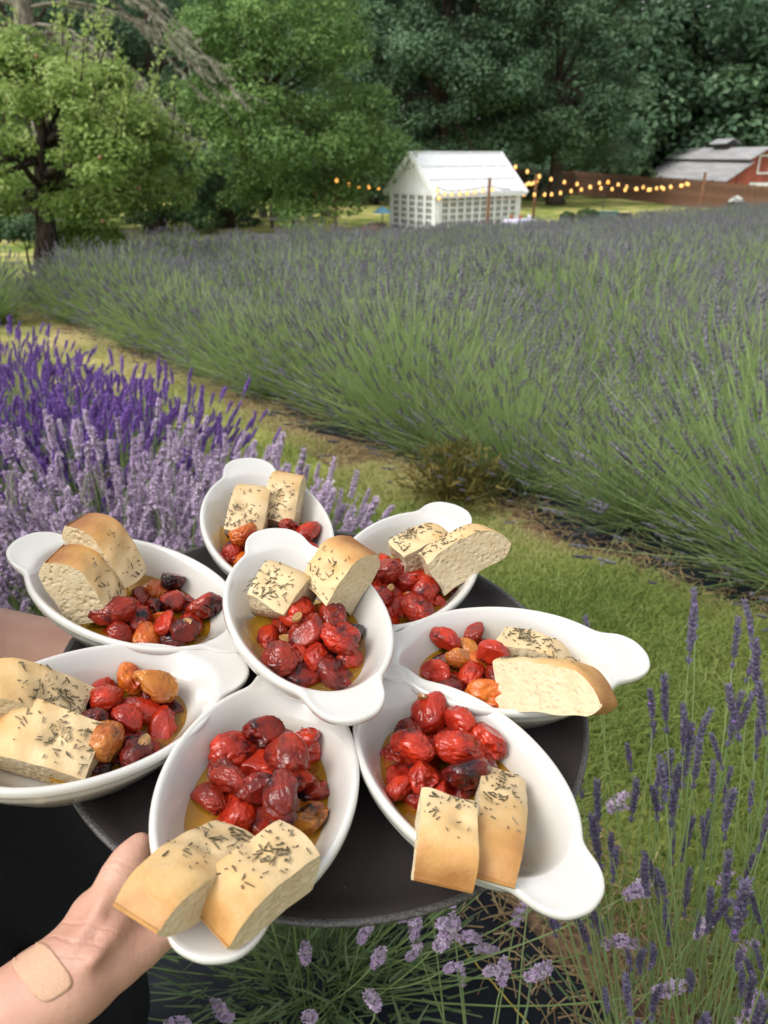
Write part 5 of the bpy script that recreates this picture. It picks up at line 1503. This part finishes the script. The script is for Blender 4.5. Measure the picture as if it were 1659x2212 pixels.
for s in (-1, 1):
    MB().prism([(BL * .55 - 1.7, w2 + s * .7, z3 + .36), (BL * .55 + 1.7, w2 + s * .7, z3 + .36), (BL * .55 + 1.7, w2, z3 + .78), (BL * .55 - 1.7, w2, z3 + .78)], (0, 0, .05)).build('cupola_roof', M['metal_roof'], cu)
xg = BL - .30
wd = MB().box((xg, w2, z2 - .35), .06, 1.1, 1.5).build('window', M['white_paint'], barn)
MB().box((xg + .02, w2, z2 - .35), .06, .85, 1.2).build('shutter', M['barn_red'], wd)
MB().box((xg, w2 + .2, z1 * .92), .07, 2.4, .35).build('door_lintel', M['white_paint'], barn)
MB().box((xg, w2 + .2, z1 * .45), .05, 2.2, z1 * .86).build('door', M['dark'], barn)

# ------------------------------------------------------------------ small things on the lawn
M['log'] = simple('cut_log', (.10, .075, .06), .9, .4, 12, .3)
M['log_end'] = simple('log_end', (.26, .20, .16), .9, .2, 30, .2)
M['rust'] = simple('rusty_steel', (.30, .13, .04), .8, .2, 10, .25)
M['teal'] = simple('teal_paint', (.10, .20, .17), .6)
M['blue'] = simple('blue_cloth', (.16, .36, .52), .7)
M['linen'] = simple('lilac_white_cloth', (.62, .60, .74), .8, .2, 6, .08)
M['red'] = simple('red_paint', (.42, .05, .035), .5)
M['terracotta'] = simple('terracotta', (.40, .17, .08), .8)
M['grey_wood'] = simple('weathered_plank', (.42, .45, .47), .8, .2, 8, .1)
M['shrub'] = leafy('shrub_leaf', (.03, .06, .015), (.055, .10, .025), (.09, .14, .04), .35)
M['petal_white'] = leafy('white_petal', (.6, .6, .55), (.7, .7, .66), (.78, .78, .75), .3)
def spot(px, py, Y=None):
    d = ray(px, py); t = 1.0
    while t < 300:
        P = CAM + d * t
        if P[2] < terr1(P[0], P[1]): return np.array([P[0], P[1], terr1(P[0], P[1])])
        t += .05
    return P
for (px, py, r_, L_, ang, lab) in [(569, 470, .28, .0, 0, 'dark upright log stump beside the rusty fire bowl'), (607, 466, .27, .0, 0, 'small upright log stump between the fire bowl and the lying log'), (634, 468, .24, .7, .4, 'log lying on the lawn with its pale sawn face showing'),
                                    (704, 468, .22, .6, 2.6, 'dark log lying near the red topped stake'), (620, 470, .25, .0, 0, 'short stump touching the lying log')]:
    p = spot(px, py); e = empty('log', p, ang); tag(e, lab, 'log', 'logs around the fire bowl')
    if L_:
        MB().tube([(-L_ / 2, 0, r_), (0, 0, r_ * 1.02), (L_ / 2, 0, r_)], r_, 12, False).build('bark', M['log'], e, True)
        for s in (-1, 1): MB().tube([(s * L_ / 2, 0, r_), (s * (L_ / 2 + .01), 0, r_)], r_ * .96, 12).build('sawn_face', M['log_end'], e)
    else:
        MB().tube([(0, 0, 0), (.0, 0, .25), (0, 0, .5)], [r_ * 1.08, r_, r_ * .97], 12, False).build('bark', M['log'], e, True)
        MB().tube([(0, 0, .5), (0, 0, .51)], r_ * .94, 12).build('sawn_face', M['log_end'], e)
p = spot(592, 476); e = empty('fire_bowl', p); tag(e, 'rust-coloured fire bowl on a pale stand among the logs', 'fire bowl')
MB().lathe([(.0001, .95), (.3, .97), (.55, 1.05), (.62, 1.12), (.6, 1.12), (.5, 1.05), (.0001, 1.0)], 24).build('bowl', M['rust'], e, True)
MB().lathe([(.30, 0), (.26, .5), (.22, .95)], 12).build('stand', M['log_end'], e, True)
p = spot(600, 492); e = empty('low_bench', p, -.12); tag(e, 'low pale plank seat at the edge of the lavender field', 'bench')
MB().box((.3, 0, .42), 1.5, .34, .06).build('seat', M['grey_wood'], e)
for x in (-.3, .9): MB().box((x, 0, .195), .12, .3, .39).build('leg', M['log'], e)
p = spot(683, 462); e = empty('standpipe', p); tag(e, 'dark stake with a red cap beyond the logs', 'standpipe')
MB().tube([(0, 0, 0), (0, 0, .8)], .10, 8).build('stake', M['log'], e); MB().lathe([(.17, .8), (.19, .95), (.17, 1.3), (.10, 1.45), (.0001, 1.5)], 12).build('cap', M['red'], e, True)
p = at_y(1122, 490, 35.2); p[2] = terr1(p[0], p[1]); e = empty('cloth_table', p, .6); tag(e, 'small table under a pale lilac cloth at the greenhouse corner', 'table')
n = 40; th = np.arange(n) * 2 * np.pi / n
sq = (np.abs(np.cos(th)) ** 4 + np.abs(np.sin(th)) ** 4) ** -.25
rows = [(0.001, .76, 0), (.35, .762, 0), (.48, .76, 0), (.52, .73, .02), (.55, .55, .06), (.58, .40, .09)]
Vt = np.vstack([np.stack([sq * np.cos(th) * (r_ + f * .5 * np.sin(th * 9)) * 1.25, sq * np.sin(th) * (r_ + f * .5 * np.sin(th * 9)), np.full(n, z)], -1) for r_, z, f in rows])
I = np.arange(len(rows) * n).reshape(-1, n); J = np.roll(I, -1, 1)
link('cloth', mesh_np('cloth', Vt, np.stack([I[:-1], J[:-1], J[1:], I[1:]], -1).reshape(-1, 4), True, [M['linen']]), e)
for sx in (-1, 1):
    for sy in (-1, 1): MB().box((sx * .5, sy * .4, .37), .05, .05, .74).build('leg', M['dark'], e)
for i, (dx, dy, c) in enumerate(((-.35, .1, 'terracotta'), (0.05, .15, 'terracotta'), (.4, .0, 'white_paint'))):
    o = MB().lathe([(.0001, 0), (.07, 0), (.09, .14), (.10, .16), (.085, .16), (.075, .1), (.0001, .1)], 12).build('pot', M[c], None, True)
    o.location = (p[0] + dx, p[1] + dy, p[2] + .766); tag(o, ['terracotta pot at the far end of the lilac cloth', 'terracotta pot in the middle of the lilac cloth', 'white pot at the corner of the lilac cloth'][i], 'pot', 'pots on the cloth table')
p = at_y(826, 486, 37.0); zz = terr1(p[0], p[1]); e = empty('garden_umbrella', (p[0], p[1], zz)); tag(e, 'low light blue garden umbrella behind the greenhouse corner', 'umbrella')
MB().tube([(0, 0, 0), (0, 0, 1.28)], .025, 8).build('pole', M['dark'], e); MB().lathe([(.0001, 1.32), (.2, 1.24), (.40, 1.08), (.41, 1.04), (.38, 1.08), (.0001, 1.27)], 8).build('canopy', M['blue'], e)
for i, (px, py, Y, w_, h_, c, lab) in enumerate([(1306, 480, 41.5, 1.05, .55, 'teal', 'teal garden box on the lawn under the thin pole'), (1345, 481, 41.5, .6, .45, 'dark', 'dark box beside the teal garden box'), (800, 502, 36.2, .5, .5, 'terracotta', 'terracotta planter by the greenhouse door side'), (786, 503, 36.0, .35, .35, 'red', 'small red crate next to the terracotta planter'), (815, 497, 37.4, .7, .55, 'log_end', 'stack of pale boxes behind the terracotta planter')]):
    p = at_y(px, py, Y); e = empty('garden_box', (p[0], p[1], terr1(p[0], p[1])), .2 * i); tag(e, lab, 'box', 'boxes on the lawn')
    MB().prism([(-w_ / 2, -.25, 0), (w_ / 2, -.25, 0), (w_ / 2, .25, 0), (-w_ / 2, .25, 0)], (0, 0, h_)).build('box', M[c], e)
    MB().box((0, 0, h_ + .025), w_ + .08, .58, .05).build('lid', M[c], e)
def shrub(px, py, Y, r_, h_, lab, flower=False, seed=0):
    rr = np.random.default_rng(600 + seed); p = at_y(px, py, Y); e = empty('shrub', (p[0], p[1], terr1(p[0], p[1]))); tag(e, lab, 'shrub', 'shrubs on the lawn')
    n = 900; d = norm(rr.normal(size=(n, 3))); q = d * (rr.uniform(.3, 1, n) ** .5)[:, None] * [r_, r_, h_ / 2] + [0, 0, h_ / 2]
    nm = norm(d + rr.normal(0, .5, (n, 3)) + [0, 0, .4]); A = frames(nm, rr)
    TVq = np.array([[-.5, -.3, 0], [.5, -.3, 0], [.5, .3, 0], [-.5, .3, 0]]) * .13
    V, F = inst(TVq, [[0, 1, 2, 3]], A, q)
    tag(link('foliage', mesh_np('foliage', V, F, False, [M['shrub']], None, {'tone': np.repeat(rr.uniform(0, 1, n), 4)}), e), kind='stuff')
    MB().tube([(0, 0, 0), (.02, 0, h_ * .5)], [.03, .015], 6).build('stem', M['log'], e)
    if flower:
        k = q[:, 2] > h_ * .72; V, F = inst(TVq * 1.2, [[0, 1, 2, 3]], A[k], q[k] * [1.05, 1.05, 1.05]); tag(link('flowers', mesh_np('flowers', V, F, False, [M['petal_white']], None, {'tone': np.repeat(rr.uniform(0, 1, k.sum()), 4)}), e), kind='stuff')
shrub(1586, 458, 47.0, .42, .95, 'white flowering shrub on the lawn against the plank fence', True, 1)
shrub(1268, 478, 41, .6, .8, 'round green shrub left of the teal garden box', False, 2)
shrub(1225, 478, 42, .4, .6, 'small green shrub between the post and the round shrub', False, 3)
shrub(1404, 472, 42, .4, .5, 'low green shrub on the open lawn right of the boxes', False, 4)
# ------------------------------------------------------------------ trees
M['bark'] = simple('bark', (.085, .065, .052), .95, .9, 26, .35, .1, stretch=(1, 1, .2))
M['bark_pale'] = simple('lichen_bark', (.20, .18, .145), .95, .9, 18, .35, .1, c2=(.07, .06, .05), stretch=(1, 1, .3))
M['lichen'] = leafy('hanging_lichen', (.28, .27, .20), (.40, .39, .30), (.52, .50, .40), .3, .9)
M['leaf_fruit'] = leafy('fruit_tree_leaf', (.12, .205, .04), (.24, .35, .08), (.44, .54, .19), .4, .45)
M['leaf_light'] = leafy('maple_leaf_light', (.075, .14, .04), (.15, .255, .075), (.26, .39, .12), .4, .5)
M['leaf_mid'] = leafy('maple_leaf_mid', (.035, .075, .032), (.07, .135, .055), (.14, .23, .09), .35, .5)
M['leaf_dark'] = leafy('maple_leaf_dark', (.05, .10, .058), (.095, .17, .09), (.18, .28, .145), .3, .5)  # leaf colour lifted to stand in for the haze over far trees
M['needle'] = leafy('cedar_spray', (.038, .074, .034), (.070, .125, .056), (.13, .20, .085), .25, .6)
M['apple'] = simple('apple_blush', (.30, .16, .08), .5, 0, 40, .3)
LEAFQ = np.array([[0, 0, 0], [.5, .30, .05], [1, 0, -.05], [.5, -.30, .05]]) - [.5, 0, 0]

def leaf_mass(C_, R_, n, size, seed, droop=.2, upper=.35, flat=.6):
    """leaves on the shells of many clumps; returns V, Q, rnd"""
    r = np.random.default_rng(seed)
    C_ = np.asarray(C_); R_ = np.asarray(R_)
    w = R_ ** 2; id_ = r.choice(len(C_), n, p=w / w.sum())
    d = norm(r.normal(size=(n, 3)) + [0, 0, upper])
    rad = R_[id_][:, None] * (r.uniform(.12, 1, n) ** .45)[:, None]
    P = C_[id_] + d * rad * [1, 1, flat]
    nm = norm(d * .7 + [0, 0, .8] + r.normal(0, .45, (n, 3)))
    A = frames(nm, r); a = r.uniform(0, 6.28, n)
    x = A[:, 0] * np.cos(a)[:, None] + A[:, 1] * np.sin(a)[:, None]; x[:, 2] -= droop; x = norm(x); y = norm(np.cross(nm, x)); z = np.cross(x, y)
    s = size * r.uniform(.6, 1.35, n)
    V, F = inst(LEAFQ, [[0, 1, 2, 3]], np.stack([x, y, z], 1) * s[:, None, None], P)
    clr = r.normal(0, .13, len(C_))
    rn = np.clip(.45 + clr[id_] + r.normal(0, .18, n) + .18 * d[:, 2], 0, 1)  # random per clump and leaf, plus a paler tone towards each clump's top
    return V, F, np.repeat(rn, 4)

def limb(mb, a, b, ra, rb, r, sag=.1, k=7):
    a = np.asarray(a); b = np.asarray(b); t = np.linspace(0, 1, 6)[:, None]
    L = np.linalg.norm(b - a)
    P = a + (b - a) * t + np.sin(t * np.pi) * np.array([0, 0, sag * L]) + r.normal(0, .02 * L, (6, 3)) * np.sin(t * np.pi)
    mb.tube(P, ra + (rb - ra) * t[:, 0], k)

def broadleaf(name, label, base, cc, cr, nclump, clump_r, nleaf, size, mat, trunk_r, seed, group=None, nlimb=14, skirt=0.0, bark='bark', fork=.35, cat='tree', shell=.55, taper=0.0, zmin=.9):
    r = np.random.default_rng(seed); base = np.asarray(base, float); cc = np.asarray(cc, float) - base; cr = np.asarray(cr, float)
    e = empty(name, base); tag(e, label, cat, group)
    d = norm(r.normal(size=(nclump, 3))); C_ = cc + d * cr * (r.uniform(shell, 1, nclump) ** .6)[:, None]
    C_ += r.normal(0, .06, C_.shape) * cr
    if skirt: C_[:, 2] -= skirt * np.clip(np.linalg.norm((C_ - cc)[:, :2] / cr[:2], axis=1), 0, 1) ** 2
    if taper:
        zr = np.clip((C_[:, 2] - cc[2]) / cr[2], -1, 1)[:, None]; C_[:, :2] = cc[:2] + (C_[:, :2] - cc[:2]) * (1 - taper * zr)
    C_[:, 2] = np.maximum(C_[:, 2], zmin)
    R_ = clump_r * r.uniform(.6, 1.35, nclump)
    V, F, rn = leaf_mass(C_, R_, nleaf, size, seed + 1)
    tag(link('crown', mesh_np('crown', V, F, False, [M[mat]], None, {'tone': rn}), e), kind='stuff')
    fk = np.array([cc[0] * fork, cc[1] * fork, max(.5, cc[2] - cr[2] * .62)])
    mb = MB(); t = np.linspace(0, 1, 7)[:, None]
    P = fk * t + r.normal(0, .04 * trunk_r * 4, (7, 3)) * np.sin(t * np.pi)
    mb.tube(P, trunk_r * (1.35 - .55 * t[:, 0] + .5 * np.exp(-t[:, 0] * 9)), 12); 
    top = cc + [0, 0, cr[2] * .55]
    limb(mb, fk, top, trunk_r * .75, trunk_r * .2, r, 0)
    tk = mb.build('trunk', M[bark], e, True)
    lb = MB()
    for i in r.choice(nclump, min(nlimb, nclump), replace=False):
        s0 = fk + (top - fk) * r.uniform(0, .5)
        limb(lb, s0, C_[i], trunk_r * .34, trunk_r * .06, r, .06, 6)
        for _ in range(2):
            limb(lb, s0 + (C_[i] - s0) * .7, C_[int(np.argsort(np.linalg.norm(C_ - C_[i], axis=1))[int(r.integers(1, 5))])], trunk_r * .12, trunk_r * .03, r, .05, 5)
    tag(lb.build('branches', M[bark], e, True), kind='stuff')
    return e, C_, R_

# fruit tree by the path
ft = spot(110, 657)
ft_c = at_y(110, 290, ft[1]); ft_c[2] = ft[2] + 2.30
e, C_, R_ = broadleaf('fruit_tree', 'fruit tree with a leafy green crown and dark trunk at the end of the path', ft, ft_c, (1.80, 1.75, 1.40), 125, .37, 54000, .072, 'leaf_fruit', .155, 1000, nlimb=26, skirt=.15, shell=.35, taper=.5, zmin=1.45)
r = np.random.default_rng(4)
AP = MB().lathe([(.0001, -.026), (.018, -.024), (.029, -.006), (.027, .012), (.014, .022), (.0001, .016)], 10).mesh('fruit', [M['apple']], True)
for i in range(30):
    j = int(r.integers(len(C_))); d = norm(r.normal(size=3) + [0, -1.0, 0]); link('fruit', AP, e, C_[j] + d * R_[j] * [1, 1, .6])
# leafy shoots rising above the crown
SH = MB(); sv = []; sf = []; sr = []; o = 0
for i in range(80):
    a = r.uniform(0, 6.28); hz_ = r.uniform(-.7, 1.25); q = ft_c - ft + np.array([math.cos(a) * (1.75 - .75 * hz_), math.sin(a) * (1.5 - .6 * hz_), hz_]); dv = norm(np.array([math.cos(a) * .5, math.sin(a) * .3, 1.0]) + r.normal(0, .2, 3)) * r.uniform(.4, .9)
    SH.tube([q, q + dv * .5 + r.normal(0, .02, 3), q + dv], [.010, .007, .003], 4)
    n = 26; t = r.uniform(.15, 1, n); P = q + dv * t[:, None] + r.normal(0, .03, (n, 3)); A = frames(norm(r.normal(size=(n, 3)) + [0, 0, 1.2]), r) * .075
    v, f = inst(LEAFQ, [[0, 1, 2, 3]], A, P); sv.append(v); sf.append(f + o); o += len(v); sr.append(np.repeat(np.clip(r.normal(.75, .15, n), 0, 1), 4))
tag(SH.build('shoots', M['bark'], e, True), kind='stuff')
tag(link('shoot_leaves', mesh_np('shoot_leaves', np.vstack(sv), np.vstack(sf), False, [M['leaf_fruit']], None, {'tone': np.concatenate(sr)}), e), kind='stuff')
# low suckers and weeds round its trunk
broadleaf('sucker_shrub', 'leafy green sucker growth at the foot of the fruit tree', ft + [.55, .5, 0], ft + [.55, .5, .75], (.45, .45, .55), 22, .22, 3500, .075, 'leaf_fruit', .02, 1010, nlimb=6, cat='shrub')
broadleaf('sucker_shrub', 'dark green brambles behind the fruit tree trunk', ft + [-1.2, 2.2, 0], ft + [-1.2, 2.2, .6], (1.2, .8, .55), 40, .28, 7000, .085, 'leaf_mid', .025, 1011, nlimb=8, cat='shrub')

def place(px, Y, z=None):
    p = at_y(px, 440, Y); return np.array([p[0], p[1], terr1(p[0], p[1])])
def crown_at(px, py, Y): return at_y(px, py, Y)
G = 'tall trees around the lawn'
b = spot(485, 491); 
broadleaf('broadleaf_tree', 'bright green broadleaf tree with drooping layers left of the greenhouse', b, crown_at(615, 185, 38.5), (5.0, 4.0, 5.4), 130, 1.15, 62000, .17, 'leaf_light', .34, 1100, G, 26, skirt=1.2, shell=.4)
broadleaf('broadleaf_tree', 'shaded green tree filling the gap behind the fruit tree', place(330, 43), crown_at(330, 150, 43), (5.0, 4.0, 6.0), 110, 1.2, 40000, .19, 'leaf_dark', .35, 1200, G, 22, skirt=1.0)
broadleaf('broadleaf_tree', 'tree standing behind the crown of the fruit tree', place(60, 40), crown_at(60, 150, 40), (5.5, 4.0, 6.2), 110, 1.2, 36000, .19, 'leaf_dark', .35, 1210, G, 20, skirt=1.0)
broadleaf('broadleaf_tree', 'dark forked maple right behind the greenhouse roof', place(955, 58), crown_at(960, 130, 58), (6.2, 4.5, 7.6), 130, 1.35, 46000, .25, 'leaf_dark', .42, 1300, G, 26, skirt=1.5, shell=.3)
broadleaf('broadleaf_tree', 'broad dark maple above the string lights', place(1200, 61), crown_at(1195, 140, 61), (7.0, 4.5, 7.4), 140, 1.35, 48000, .25, 'leaf_dark', .42, 1310, G, 26, skirt=1.5, shell=.3)
broadleaf('broadleaf_tree', 'shadowed maple between the bright tree and the greenhouse', place(800, 62), crown_at(790, 120, 62), (6.5, 4.5, 8.5), 120, 1.4, 38000, .27, 'leaf_dark', .4, 1320, G, 20, skirt=1.5)
broadleaf('broadleaf_tree', 'low dark tree at the foot of the wood beside the fence corner', place(1310, 72), crown_at(1310, 330, 72), (3.6, 3.0, 3.4), 60, 1.0, 15000, .24, 'leaf_dark', .2, 1330, G, 12)

def conifer(label, px, Y, H, R, seed, nbr=170, mat='needle', spray=.42, top_gap=0.0, dens=70):
    r = np.random.default_rng(seed); base = place(px, Y); e = empty('cedar_tree', base); tag(e, label, 'tree', G)
    MB().tube([(0, 0, 0), (0, 0, H * .5), (0, 0, H)], [.42, .26, .03], 9).build('trunk', M['bark'], e, True)
    br = MB(); P = []; D = []
    for i in range(nbr):
        h = H * (.04 + .95 * (i / nbr)); a = i * 2.399 + r.normal(0, .3); L = R * (1 - (h / H) ** 1.25) * r.uniform(.75, 1.15) + .3
        d = np.array([math.cos(a), math.sin(a), 0]); t = np.linspace(0, 1, 5)[:, None]
        Q_ = np.array([0, 0, h]) + d * L * t + np.array([0, 0, 1]) * (.10 * L * np.sin(t * 2.6) - .34 * L * t ** 1.6)
        br.tube(Q_, [.05, .04, .03, .02, .01], 4)
        n = int(dens * L / R) + 8; tt = r.uniform(.12, 1, n); ii = np.clip((tt * 4).astype(int), 0, 3); ff = tt * 4 - ii
        q = Q_[ii] * (1 - ff[:, None]) + Q_[ii + 1] * ff[:, None]
        sd2 = np.cross(d, [0, 0, 1]) * (r.choice([-1, 1], n) * r.uniform(.2, 1, n) * .30 * L * (1.05 - tt))[:, None]
        P.append(q + sd2 + [0, 0, -.06]); D.append(norm(d * .6 + sd2 * .8 + np.array([0, 0, -.75]) + r.normal(0, .28, (n, 3))))
    tag(br.build('branches', M['bark'], e, True), kind='stuff')
    P = np.vstack(P); D = np.vstack(D); n = len(P)
    up_ = norm(np.array([0, 0, 1.]) + r.normal(0, .6, (n, 3))); y = norm(np.cross(up_, D)); z = np.cross(D, y); s = spray * r.uniform(.6, 1.4, n)
    V, F = inst(LEAFQ * [1, .8, 1] + [.5, 0, 0], [[0, 1, 2, 3]], np.stack([D, y, z], 1) * s[:, None, None], P)
    tag(link('crown', mesh_np('crown', V, F, False, [M[mat]], None, {'tone': np.repeat(np.clip(r.normal(.5, .22, n), 0, 1), 4)}), e), kind='stuff')
conifer('tall drooping cedar left of the red barn', 1425, 96, 25, 7.2, 1400, 260, dens=190, spray=.6)
conifer('slim cedar rising directly behind the barn roof', 1590, 104, 24, 6.6, 1410, 220, dens=180, spray=.6)
conifer('cedar at the far right end of the plank fence', 1690, 98, 25, 6.6, 1420, 220, dens=180, spray=.6)
conifer('cedar hidden among the maples above the string lights', 1310, 90, 22, 6.2, 1430, 220, dens=180, spray=.55)

# old conifer with dead, lichen-hung limbs behind the fruit tree
r = np.random.default_rng(21)
p = place(118, 21); e = empty('old_conifer', p); tag(e, 'old conifer trunk with bare lichen-hung limbs above the fruit tree', 'tree')
Ht = 13.0
MB().tube([(0, 0, 0), (.03, 0, 4), (0, 0.02, 8), (0, 0, Ht)], [.32, .24, .19, .08], 12).build('trunk', M['bark_pale'], e, True)
br = MB(); LP = []; LD = []
def zed(py): return at_y(118, py, p[1])[2] - p[2]
starts = [(zed(75), 0.0, 3.9, -.62), (zed(82), .35, 3.6, -.75), (zed(60), -.35, 3.3, -.55), (zed(95), -.1, 2.7, -.9), (zed(70), .75, 3.0, -.6), (zed(20), .1, 4.4, -.35), (zed(-30), -.2, 4.8, -.4), (zed(-80), .2, 5.2, -.55), (zed(-140), -.1, 5.5, -.7), (zed(15), 2.9, 2.6, -.1), (zed(50), 2.4, 2.2, -.4), (zed(-60), .5, 4.6, -.6), (zed(-110), .35, 5.4, -.75)]
for h, a, L, dr in starts:
    d = np.array([math.cos(a), math.sin(a) * .8 - .25, 0])
    t = np.linspace(0, 1, 8)[:, None]
    Q_ = np.array([0, 0, h]) + d * L * t + np.array([0, 0, 1]) * (dr * L * t ** 1.5 + .10 * L * np.sin(t * 3)) + r.normal(0, .05, (8, 3)) * t
    br.tube(Q_, np.linspace(.045, .010, 8), 6)
    for j in range(26):
        tt = r.uniform(.2, .98); i0 = int(tt * 7); q = Q_[i0] + (Q_[min(i0 + 1, 7)] - Q_[i0]) * (tt * 7 - i0)
        sdv = norm(np.cross(d, [0, 0, 1])) * r.choice([-1, 1]); dd = norm(d * .8 + sdv * .7 + [0, 0, -.45] + r.normal(0, .25, 3)) * r.uniform(.25, .85)
        br.tube([q, q + dd * .5 + [0, 0, .03], q + dd], [.010, .007, .004], 4)
        n = 30; u = r.uniform(.1, 1, n); LP.append(q + dd * u[:, None]); LD.append(norm(r.normal(0, .35, (n, 3)) + [0, 0, -1]) * r.uniform(.04, .22, (n, 1)) * (1 if h < zed(30) else .5))
tag(br.build('dead_limbs', M['bark_pale'], e, True), kind='stuff')
LP = np.vstack(LP); LD = np.vstack(LD)
V, Q = ribbons(LP, LP + LD * .5 + r.normal(0, .02, LP.shape), LP + LD, .020, 2, r, .3)
tag(link('lichen', mesh_np('lichen', V, Q, True, [M['lichen']], None, {'tone': np.repeat(r.uniform(0, 1, len(LP)), 6)}), e), kind='stuff')

# the wood behind: one mass no one could count
r = np.random.default_rng(31)
def mass(name, label, n, px0, px1, Y0, Y1, zlo, zhi, cr, nl, size, mat, seed):
    r = np.random.default_rng(seed); px = r.uniform(px0, px1, n); Y = r.uniform(Y0, Y1, n)
    C_ = np.array([at_y(a, 440, b) for a, b in zip(px, Y)]); g = terr(C_[:, 0], C_[:, 1])
    top = zhi(px) if callable(zhi) else zhi
    C_[:, 2] = g + zlo + (top - zlo) * r.uniform(0, 1, n)
    V, F, rn = leaf_mass(C_, cr * r.uniform(.6, 1.3, n), nl, size, seed + 1)
    tag(link(name, mesh_np(name, V, F, False, [M[mat]], None, {'tone': rn})), label, 'wood', kind='stuff')
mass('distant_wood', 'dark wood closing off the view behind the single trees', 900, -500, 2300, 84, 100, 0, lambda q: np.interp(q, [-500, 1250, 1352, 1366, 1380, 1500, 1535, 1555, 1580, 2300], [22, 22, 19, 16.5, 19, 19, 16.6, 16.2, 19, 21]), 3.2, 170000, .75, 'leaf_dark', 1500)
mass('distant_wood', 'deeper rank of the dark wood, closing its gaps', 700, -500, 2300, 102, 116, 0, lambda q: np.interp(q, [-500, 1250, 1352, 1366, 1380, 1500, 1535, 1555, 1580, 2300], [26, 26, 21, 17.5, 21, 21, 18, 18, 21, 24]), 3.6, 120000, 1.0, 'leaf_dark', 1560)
mass('undergrowth', 'dark undergrowth along the edge of the wood', 200, 250, 1240, 66, 76, 0, 3.2, 1.1, 40000, .30, 'leaf_dark', 1520)
mass('undergrowth', 'brambles and saplings under the bright tree', 60, -100, 560, 40, 50, 0, 2.4, .9, 16000, .22, 'leaf_mid', 1540)
